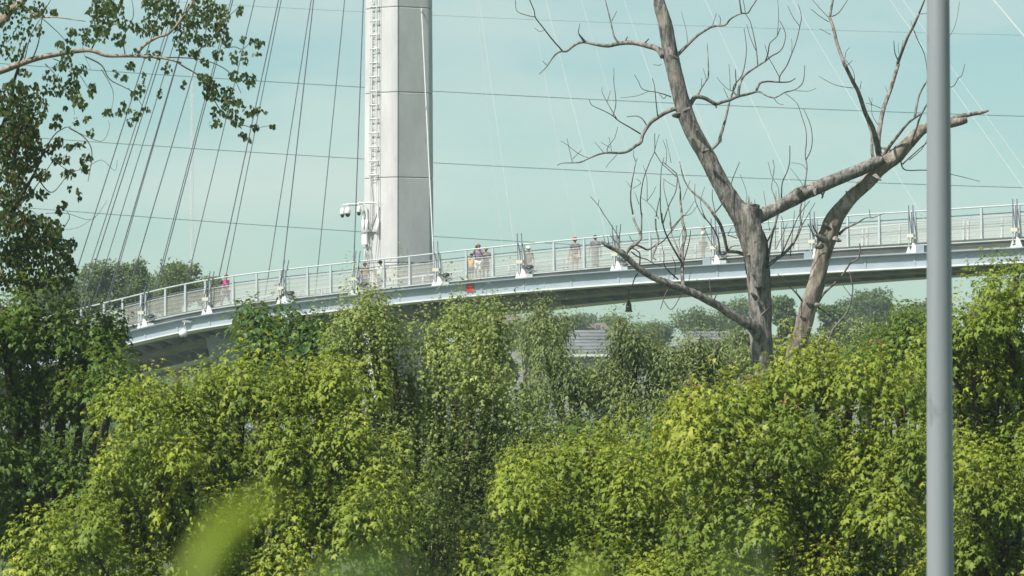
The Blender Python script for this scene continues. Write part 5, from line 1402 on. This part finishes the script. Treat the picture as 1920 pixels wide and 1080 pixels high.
# ------------------------------------------------------------------ houses
def house(label, u0, u1, v_ridge, v_eave, v_base, Y, roof, wall='wall', over=0.5, group='houses beyond the footbridge', chimney=False, depth=9.0):
    a = P(u0, v_eave, Y); b = P(u1, v_eave, Y)
    zr = P(u0, v_ridge, Y + depth / 2)[2]; ze = a[2]
    zb = terrain((a[0] + b[0]) / 2, Y) - 0.3
    root = thing('house', ((a[0] + b[0]) / 2, Y, zb), label, 'house', group)
    x0, x1 = a[0], b[0]
    ym = Y + depth / 2
    mb = MB()
    mb.add([(x0 + .5, Y + .5, zb), (x1 - .5, Y + .5, zb), (x1 - .5, Y + depth - .5, zb), (x0 + .5, Y + depth - .5, zb), (x0 + .5, Y + .5, ze), (x1 - .5, Y + .5, ze), (x1 - .5, Y + depth - .5, ze), (x0 + .5, Y + depth - .5, ze), (x0 + .5, ym, zr - .35), (x1 - .5, ym, zr - .35)],
           [(0, 1, 5, 4), (1, 2, 6, 9, 5), (2, 3, 7, 6), (3, 0, 4, 8, 7), (0, 3, 2, 1)])
    mb.build('wall', M[wall], root)
    hip = min(3.0, (x1 - x0) * 0.2)
    rf = MB()
    th = 0.18
    rf.loft([[np.array([x0, Y, ze - .05]), np.array([x0 + hip, ym, zr]), np.array([x0, Y + depth, ze - .05]), np.array([x0 + hip, ym, zr - th - .1])],
             [np.array([x1, Y, ze - .05]), np.array([x1 - hip, ym, zr]), np.array([x1, Y + depth, ze - .05]), np.array([x1 - hip, ym, zr - th - .1])]])
    ro = rf.build('roof', M[roof], root)
    # shingle courses standing a little proud of each other
    nc = 7
    for i in range(nc):
        f0, f1 = i / nc, (i + 1) / nc
        q = lambda f, x, s, up: np.array([x + s * hip * f, Y + (ym - Y) * f, ze - .05 + (zr - ze + .05) * f + up])
        MB().add([q(f0, x0, 1, 0.10), q(f0, x1, -1, 0.10), q(f1, x1, -1, 0.03), q(f1, x0, 1, 0.03), q(f0, x0, 1, 0.0), q(f0, x1, -1, 0.0)], [(0, 1, 2, 3), (4, 5, 1, 0)]).build('shingle_course', M[roof], ro)
    MB().box(((x0 + x1) / 2, Y + 0.02, ze - 0.14), (x1 - x0, 0.12, 0.16)).build('gutter', M['white'], ro)
    nw = max(2, int((x1 - x0) / 3.2))
    for i in range(nw):
        xw = x0 + (x1 - x0) * (i + 0.5) / nw
        w_ = MB().box((xw, Y + 0.47, ze - 1.3), (1.1, 0.10, 1.3)).build('window', M['white'], root)
        MB().box((xw, Y + 0.43, ze - 1.3), (0.94, 0.06, 1.12)).build('pane', M['pane'], w_)
    if chimney:
        MB().box((x0 + (x1 - x0) * .3, ym + .4, zr + 0.3), (0.7, 0.7, 1.4)).build('chimney', M['brick'], root)
    return root


house('low house with a wide grey shingled roof behind the willow', 1010, 1225, 620, 662, 700, 258, 'shingle')
house('grey shingled house left of the main dead trunk', 1265, 1420, 622, 660, 700, 266, 'shingle')
house('distant brown roofed house under the footbridge', 880, 1000, 592, 614, 640, 400, 'brick', wall='pier')
house('farther brown roofed house below the hanging black light', 1078, 1150, 606, 624, 640, 420, 'brick', wall='pier')
house('pale house mostly hidden left of the small dark maple', 1580, 1720, 618, 648, 690, 300, 'shingle')

# ------------------------------------------------------------------ people
def skin_obj(name, verts, edges, rad, mat, parent, sub=2, root_i=0):
    me = bpy.data.meshes.new(name)
    me.from_pydata([tuple(v) for v in verts], edges, [])
    o = bpy.data.objects.new(name + '_tmp', me)
    col.objects.link(o)
    o.modifiers.new('s', 'SKIN')
    for i, r in enumerate(rad):
        sv = me.skin_vertices[0].data[i]
        sv.radius = (r, r) if not hasattr(r, '__len__') else r
        sv.use_root = (i == root_i)
    m2 = o.modifiers.new('d', 'SUBSURF'); m2.levels = sub; m2.render_levels = sub
    dg = bpy.context.evaluated_depsgraph_get()
    em = bpy.data.meshes.new_from_object(o.evaluated_get(dg))
    bpy.data.objects.remove(o)
    bpy.data.meshes.remove(me)
    em.name = name
    em.polygons.foreach_set('use_smooth', [True] * len(em.polygons))
    em.materials.clear()
    return link(name, em, mat, parent, ORG[parent.name])


cm = {}


def cloth(c):
    if c not in cm:
        cm[c] = mat_noise('fabric_%d' % len(cm), tuple(x * 0.85 for x in c), c, (6, 6, 6), 0.85, spec=0.15)
    return cm[c]


SKIN = (0.40, 0.265, 0.205)
DARKHAIR = (0.03, 0.02, 0.015)


def person(label, u, w, H, face, shirt, pants, shoes, hair, pose='stand', skin=SKIN, cap=None, longpants=False, dress=None, hold=None):
    """face: angle in degrees the person looks to, 0 = away from the viewer, 90 = to the left"""
    ucol = u
    for _ in range(6):
        q_ = bp(u, w, deck_h(u))
        u += ucol - (960 + q_[0] / (q_[1] * CP + (q_[2] - CZ) * SP) / PX)
    foot = bp(u, w, deck_h(u) + 0.004)
    root = thing('person', foot, label, 'person', 'visitors on the footbridge')
    root.rotation_euler = (0, 0, 0)
    a = math.radians(face)
    s = H / 1.75
    Fd = np.array([-math.sin(a), math.cos(a), 0])      # forward
    Rd = np.array([math.cos(a), math.sin(a), 0])       # right hand
    def L(x, y, z): return (x * Rd + y * Fd + np.array([0, 0, z])) * s
    run = pose == 'run'
    lf, rf_ = (0.22, -0.22) if run else (0.03, -0.03)
    V = {}
    V['pel'] = L(0, 0, 0.95); V['bel'] = L(0, 0.01, 1.10); V['che'] = L(0, 0.01, 1.30); V['nek'] = L(0, 0, 1.47); V['jaw'] = L(0, 0.03, 1.56); V['hed'] = L(0, 0.015, 1.65); V['top'] = L(0, 0.0, 1.72)
    V['nose'] = L(0, 0.115, 1.625)
    for nm, sg, ft in (('l', -1, lf), ('r', 1, rf_)):
        V['hip' + nm] = L(0.095 * sg, 0, 0.90); V['kne' + nm] = L(0.105 * sg, ft * 0.6 + 0.03, 0.50); V['ank' + nm] = L(0.105 * sg, ft if ft > 0 else ft * 1.3, 0.09 if not (run and ft < 0) else 0.24); V['toe' + nm] = L(0.115 * sg, (ft if ft > 0 else ft * 1.3) + 0.15, 0.035 if not (run and ft < 0) else 0.15)
        V['sho' + nm] = L(0.185 * sg, 0, 1.42)
        if pose == 'photo':
            V['elb' + nm] = L(0.23 * sg, 0.20, 1.28); V['wri' + nm] = L(0.10 * sg, 0.40, 1.48); V['han' + nm] = L(0.07 * sg, 0.45, 1.55)
        elif run:
            V['elb' + nm] = L(0.25 * sg, -ft * 0.8 - 0.05, 1.17); V['wri' + nm] = L(0.19 * sg, -ft * 0.8 + 0.18, 1.16); V['han' + nm] = L(0.17 * sg, -ft * 0.8 + 0.26, 1.19)
        elif pose == 'rail' and sg > 0:
            V['elb' + nm] = L(0.27 * sg, 0.12, 1.18); V['wri' + nm] = L(0.22 * sg, 0.34, 1.12); V['han' + nm] = L(0.21 * sg, 0.42, 1.11)
        else:
            V['elb' + nm] = L(0.26 * sg, -0.02, 1.14); V['wri' + nm] = L(0.28 * sg, 0.05, 0.90); V['han' + nm] = L(0.285 * sg, 0.08, 0.80)
    keys = list(V); ix = {k: i for i, k in enumerate(keys)}
    R = {'pel': (.15, .11), 'bel': (.135, .10), 'che': (.16, .115), 'nek': .058, 'jaw': .072, 'hed': .098, 'top': .07, 'nose': .018}
    for nm in 'lr':
        R.update({'hip' + nm: .088, 'kne' + nm: .058, 'ank' + nm: .038, 'toe' + nm: .036, 'sho' + nm: .062, 'elb' + nm: .042, 'wri' + nm: .028, 'han' + nm: .036})
    rad = [tuple(np.array(R[k]) * s) if hasattr(R[k], '__len__') else R[k] * s for k in keys]
    E = [('pel', 'bel'), ('bel', 'che'), ('che', 'nek'), ('nek', 'jaw'), ('jaw', 'hed'), ('hed', 'top'), ('hed', 'nose')]
    for nm in 'lr':
        E += [('pel', 'hip' + nm), ('hip' + nm, 'kne' + nm), ('kne' + nm, 'ank' + nm), ('ank' + nm, 'toe' + nm), ('che', 'sho' + nm), ('sho' + nm, 'elb' + nm), ('elb' + nm, 'wri' + nm), ('wri' + nm, 'han' + nm)]
    skin_obj('body', [V[k] for k in keys], [(ix[x], ix[y]) for x, y in E], rad, cloth(skin), root)
    o0 = ORG[root.name]

    def garment(name, ks, es, rd, c):
        ii = {k: i for i, k in enumerate(ks)}
        vs = [V[k] if isinstance(k, str) and k in V else GV[k] for k in ks]
        skin_obj(name, vs, [(ii[x], ii[y]) for x, y in es], [tuple(np.array(r) * s) if hasattr(r, '__len__') else r * s for r in rd], cloth(c), root)
    GV = {}
    for nm in 'lr':
        GV['slv' + nm] = V['sho' + nm] * 0.45 + V['elb' + nm] * 0.55
        GV['hem' + nm] = V['kne' + nm] * 0.92 + V['hip' + nm] * 0.08 if not longpants else V['ank' + nm] * 0.95 + V['kne' + nm] * 0.05
    GV['waist'] = L(0, 0, 0.93); GV['collar'] = L(0, 0.005, 1.465)
    if dress:
        GV['hemd'] = L(0, 0, 0.30); GV['mid'] = L(0, 0, 0.62)
        garment('dress', ['pel', 'che', 'collar', 'mid', 'hemd'], [('pel', 'che'), ('che', 'collar'), ('pel', 'mid'), ('mid', 'hemd')], [(.19, .15), (.19, .14), .075, (.20, .17), (.19, .17)], dress)
    if True:
        garment('shirt', ['waist', 'bel', 'che', 'collar', 'shol', 'slvl', 'shor', 'slvr'], [('waist', 'bel'), ('bel', 'che'), ('che', 'collar'), ('che', 'shol'), ('shol', 'slvl'), ('che', 'shor'), ('shor', 'slvr')],
                [(.175, .13), (.165, .125), (.185, .135), .07, .08, .066, .08, .066], shirt)
        if not dress: garment('trousers' if longpants else 'shorts', ['pel', 'hipl', 'kneL', 'hipr', 'kneR'] if False else ['pel', 'hipl', 'heml', 'hipr', 'hemr'], [('pel', 'hipl'), ('hipl', 'heml'), ('pel', 'hipr'), ('hipr', 'hemr')],
                [(.17, .125), .108, .055 if longpants else .088, .108, .055 if longpants else .088], pants)
    for nm in 'lr':
        an = V['ank' + nm] + o0; to = V['toe' + nm] + o0
        MB().tube([an - Fd * 0.07 * s - UP * 0.03 * s, an - UP * 0.04 * s, (an + to) / 2 - UP * 0.015 * s, to, to + Fd * 0.05 * s], [.045 * s, .052 * s, .05 * s, .046 * s, .02 * s], 8).build('shoe', cloth(shoes), root, smooth=True)
        # a hand: palm, four fingers and a thumb
        h = V['han' + nm] + o0; dr = norm(V['han' + nm] - V['wri' + nm])
        side = norm(np.cross(dr, UP if abs(dr[2]) < .8 else Fd)); nr_ = np.cross(side, dr)
        mb = MB()
        for j, ln in enumerate((.062, .075, .070, .055)):
            b_ = h + dr * 0.02 * s + side * (j - 1.5) * 0.018 * s
            mb.tube([b_, b_ + dr * ln * .6 * s + nr_ * .008 * s, b_ + dr * ln * s + nr_ * .026 * s], [.009 * s, .008 * s, .006 * s], 5)
        b_ = h - dr * 0.03 * s - side * 0.03 * s
        mb.tube([b_, b_ - side * .02 * s + dr * .03 * s, b_ - side * .022 * s + dr * .06 * s], [.010 * s, .009 * s, .007 * s], 5)
        mb.build('fingers', cloth(skin), root)
    hc = V['hed'] + o0
    mbh = MB()
    mbh.lathe(hc - Fd * 0.018 * s - UP * (0.05 if cap is None else 0.03) * s, [(.085 * s, 0), (.108 * s, .04 * s), (.112 * s, .085 * s), (.09 * s, .135 * s), (.045 * s, .160 * s), (.01 * s, .166 * s)], 12)
    mbh.build('hair', cloth(hair), root, smooth=True)
    if cap:
        mb = MB()
        mb.lathe(hc + UP * 0.035 * s, [(.118 * s, 0), (.120 * s, .04 * s), (.10 * s, .09 * s), (.05 * s, .115 * s), (.01 * s, .12 * s)], 14)
        q = hc + UP * 0.035 * s
        mb.loft([[q + Fd * .08 * s + Rd * .085 * s * k + UP * z_ for k, z_ in ((-1, 0), (1, 0), (1, .018 * s), (-1, .018 * s))], [q + Fd * .20 * s + Rd * .055 * s * k + UP * z_ for k, z_ in ((-1, -.02 * s), (1, -.02 * s), (1, -.008 * s), (-1, -.008 * s))]])
        mb.build('cap', cloth(cap), root, smooth=True)
    fm = MB()
    for sg in (-1, 1):
        fm.lathe(hc + Fd * .083 * s + Rd * .032 * sg * s + UP * .0 * s, [(.012 * s, 0), (.012 * s, .006 * s), (.004 * s, .012 * s)], 7, axis=Fd)
    fm.lathe(hc + Fd * .085 * s - UP * .07 * s, [(.02 * s, 0), (.018 * s, .005 * s)], 7, axis=Fd)
    fm.build('face_features', cloth((0.05, 0.025, 0.02)), root)
    em = MB()
    for sg in (-1, 1):
        em.lathe(hc + Rd * .092 * sg * s - UP * .01 * s, [(.024 * s, 0), (.02 * s, .012 * s)], 7, axis=Rd * sg)
    em.build('ears', cloth(skin), root)
    if hold == 'phone':
        ph = thing('phone', L(0, 0.49, 1.58) + o0, 'dark phone held up by the visitor in white shorts', 'phone')
        MB().box(L(0, 0.49, 1.60) + o0, (0.08, 0.012, 0.16), ax=(Rd, Fd, UP)).build('phone_case', M['black'], ph)
        MB().box(L(0, 0.482, 1.60) + o0, (0.07, 0.006, 0.145), ax=(Rd, Fd, UP)).build('screen', M['pane'], ph)
    return root


person('walker in a bright pink top and grey shorts on the left of the footbridge', 424, 1.1, 1.74, 62, (0.90, 0.05, 0.36), (0.16, 0.15, 0.16), (0.55, 0.35, 0.30), (0.22, 0.09, 0.05), 'run')
person('visitor in a tan top and blue shorts half hidden by leaves before the pylon', 684, 1.6, 1.62, 30, (0.48, 0.30, 0.20), (0.10, 0.17, 0.42), (0.3, 0.3, 0.3), (0.12, 0.07, 0.04))
person('visitor in a white shirt half hidden by leaves before the pylon', 713, 1.8, 1.68, -10, (0.75, 0.76, 0.80), (0.22, 0.25, 0.36), (0.3, 0.3, 0.3), DARKHAIR)
person('child in a yellow orange shirt beside the visitor taking a picture', 884, 1.3, 1.42, 150, (0.80, 0.42, 0.05), (0.10, 0.10, 0.12), (0.4, 0.12, 0.08), DARKHAIR)
person('visitor in white shorts raising a phone with both hands', 897, 1.0, 1.76, 170, (0.20, 0.16, 0.30), (0.80, 0.80, 0.78), (0.45, 0.15, 0.10), (0.24, 0.11, 0.06), 'photo', hold='phone')
person('visitor in a grey shirt and taupe shorts behind the one taking a picture', 911, 1.5, 1.70, 175, (0.17, 0.18, 0.20), (0.27, 0.22, 0.19), (0.42, 0.15, 0.10), (0.24, 0.12, 0.07))
person('visitor in a white cap and grey brown shirt beside a floodlight', 991, 2.4, 1.66, 185, (0.23, 0.19, 0.17), (0.25, 0.25, 0.25), (0.5, 0.5, 0.5), DARKHAIR, cap=(0.82, 0.82, 0.82), skin=(0.34, 0.21, 0.16))
person('visitor in a red cap, grey shirt and khaki shorts', 1078, 1.9, 1.76, 15, (0.18, 0.17, 0.18), (0.42, 0.32, 0.23), (0.65, 0.5, 0.42), DARKHAIR, cap=(0.55, 0.03, 0.05))
person('visitor in a long grey dress right of the red cap', 1116, 1.8, 1.76, 5, (0.17, 0.17, 0.19), (0.16, 0.16, 0.18), (0.03, 0.03, 0.03), DARKHAIR, dress=(0.17, 0.17, 0.19))
person('visitor in a white shirt and khaki shorts near the dead tree', 1319, 1.7, 1.68, 70, (0.82, 0.82, 0.82), (0.33, 0.25, 0.16), (0.5, 0.08, 0.05), (0.10, 0.05, 0.03))

# ------------------------------------------------------------------ small white sign among the treetops
sp = P(1383, 722, 56)
sg_ = thing('sign_post', (sp[0], 56, terrain(sp[0], 56)), 'tiny white plate on a post showing between the maples below the dead trunk', 'sign')
MB().tube([(sp[0], 56, terrain(sp[0], 56)), (sp[0], 56, sp[2] - 0.02)], 0.025, 6).build('post', M['wire'], sg_)
MB().box((sp[0], 56, sp[2]), (0.13, 0.10, 0.035)).build('plate', M['white'], sg_)
MB().lathe((sp[0] + .02, 56, sp[2] + 0.02), [(0.03, 0), (0.025, 0.05), (0.01, 0.09)], 8).build('finial', M['brick'], sg_)

# ------------------------------------------------------------------ out of focus plant right in front of the lens
shr_g = terrain(0.0, 2.0)
shrub = thing('foreground_plant', (0.0, 2.0, shr_g), 'out of focus green plant leaves close to the lens along the bottom edge', 'plant')


def blade(pts, wpx, Y, mat, curl=0.006):
    """a single lance shaped leaf along photo positions pts"""
    n = 14
    C = smooth_pts([P(u, v, Y + dy) for u, v, dy in pts], 6)
    m = len(C)
    Vv, Ff = [], []
    for i, c in enumerate(C):
        f = i / (m - 1)
        w_ = wpx * PX * Y * 0.5 * (math.sin(math.pi * min(1, 0.10 + 0.90 * f)) ** 0.7) + 0.0004
        tg = norm(C[min(i + 1, m - 1)] - C[max(i - 1, 0)])
        sd = norm(np.cross(tg, [0, 1, 0.15]))
        for k in (-1, -0.5, 0, 0.5, 1):
            Vv.append(c + sd * w_ * k + np.array([0, 1, 0]) * curl * k * k)
    for i in range(m - 1):
        for k in range(4):
            a = i * 5 + k
            Ff.append((a, a + 1, a + 6, a + 5))
    o = MB().add(Vv, Ff).build('leaf', M[mat], shrub, smooth=True)
    sol = o.modifiers.new('thickness', 'SOLIDIFY'); sol.thickness = 0.0005
    b0 = C[0]
    MB().tube(smooth_pts([b0, b0 - UP * 0.15 + np.array([0, 0.02, 0]), np.array([b0[0] * .6, (b0[1] + 2) / 2, shr_g + 0.6]), np.array([b0[0] * .3, 2.0, shr_g])], 3), [0.0012] * 3 + [0.002] * 4 + [0.003] * 3, 5).build('stalk', M['blade2'], shrub, smooth=True)


blade([(335, 1150, 0), (375, 1070, 0), (435, 985, .02), (530, 925, .04)], 56, 1.65, 'blade')
blade([(560, 1200, 0), (640, 1110, 0), (740, 1095, .02), (850, 1140, .05)], 56, 1.2, 'blade2')
blade([(1080, 1190, 0), (1100, 1125, 0), (1105, 1100, .02), (1100, 1060, .03)], 60, 1.8, 'blade')
blade([(1410, 1230, 0), (1400, 1120, 0), (1392, 1050, .02), (1400, 985, .03)], 16, 1.1, 'blade2')

# ------------------------------------------------------------------ air
hz = MB()
hz.box((0, 565, 33.5), (1420, 1400, 73.0))
ho = hz.build('haze', None, None)
hm = bpy.data.materials.new('haze_air')
hm.use_nodes = True
hn = hm.node_tree
hn.nodes.clear()
h_out = hn.nodes.new('ShaderNodeOutputMaterial')
h_vol = hn.nodes.new('ShaderNodeVolumePrincipled')
h_vol.inputs['Color'].default_value = (0.74, 0.91, 1.0, 1)
h_vol.inputs['Density'].default_value = 0.00038
h_vol.inputs['Anisotropy'].default_value = 0.2
hn.links.new(h_vol.outputs['Volume'], h_out.inputs['Volume'])
ho.data.materials.append(hm)
ho['kind'] = 'stuff'
ho['label'] = 'thin pale summer haze in the air'
ho['category'] = 'haze'
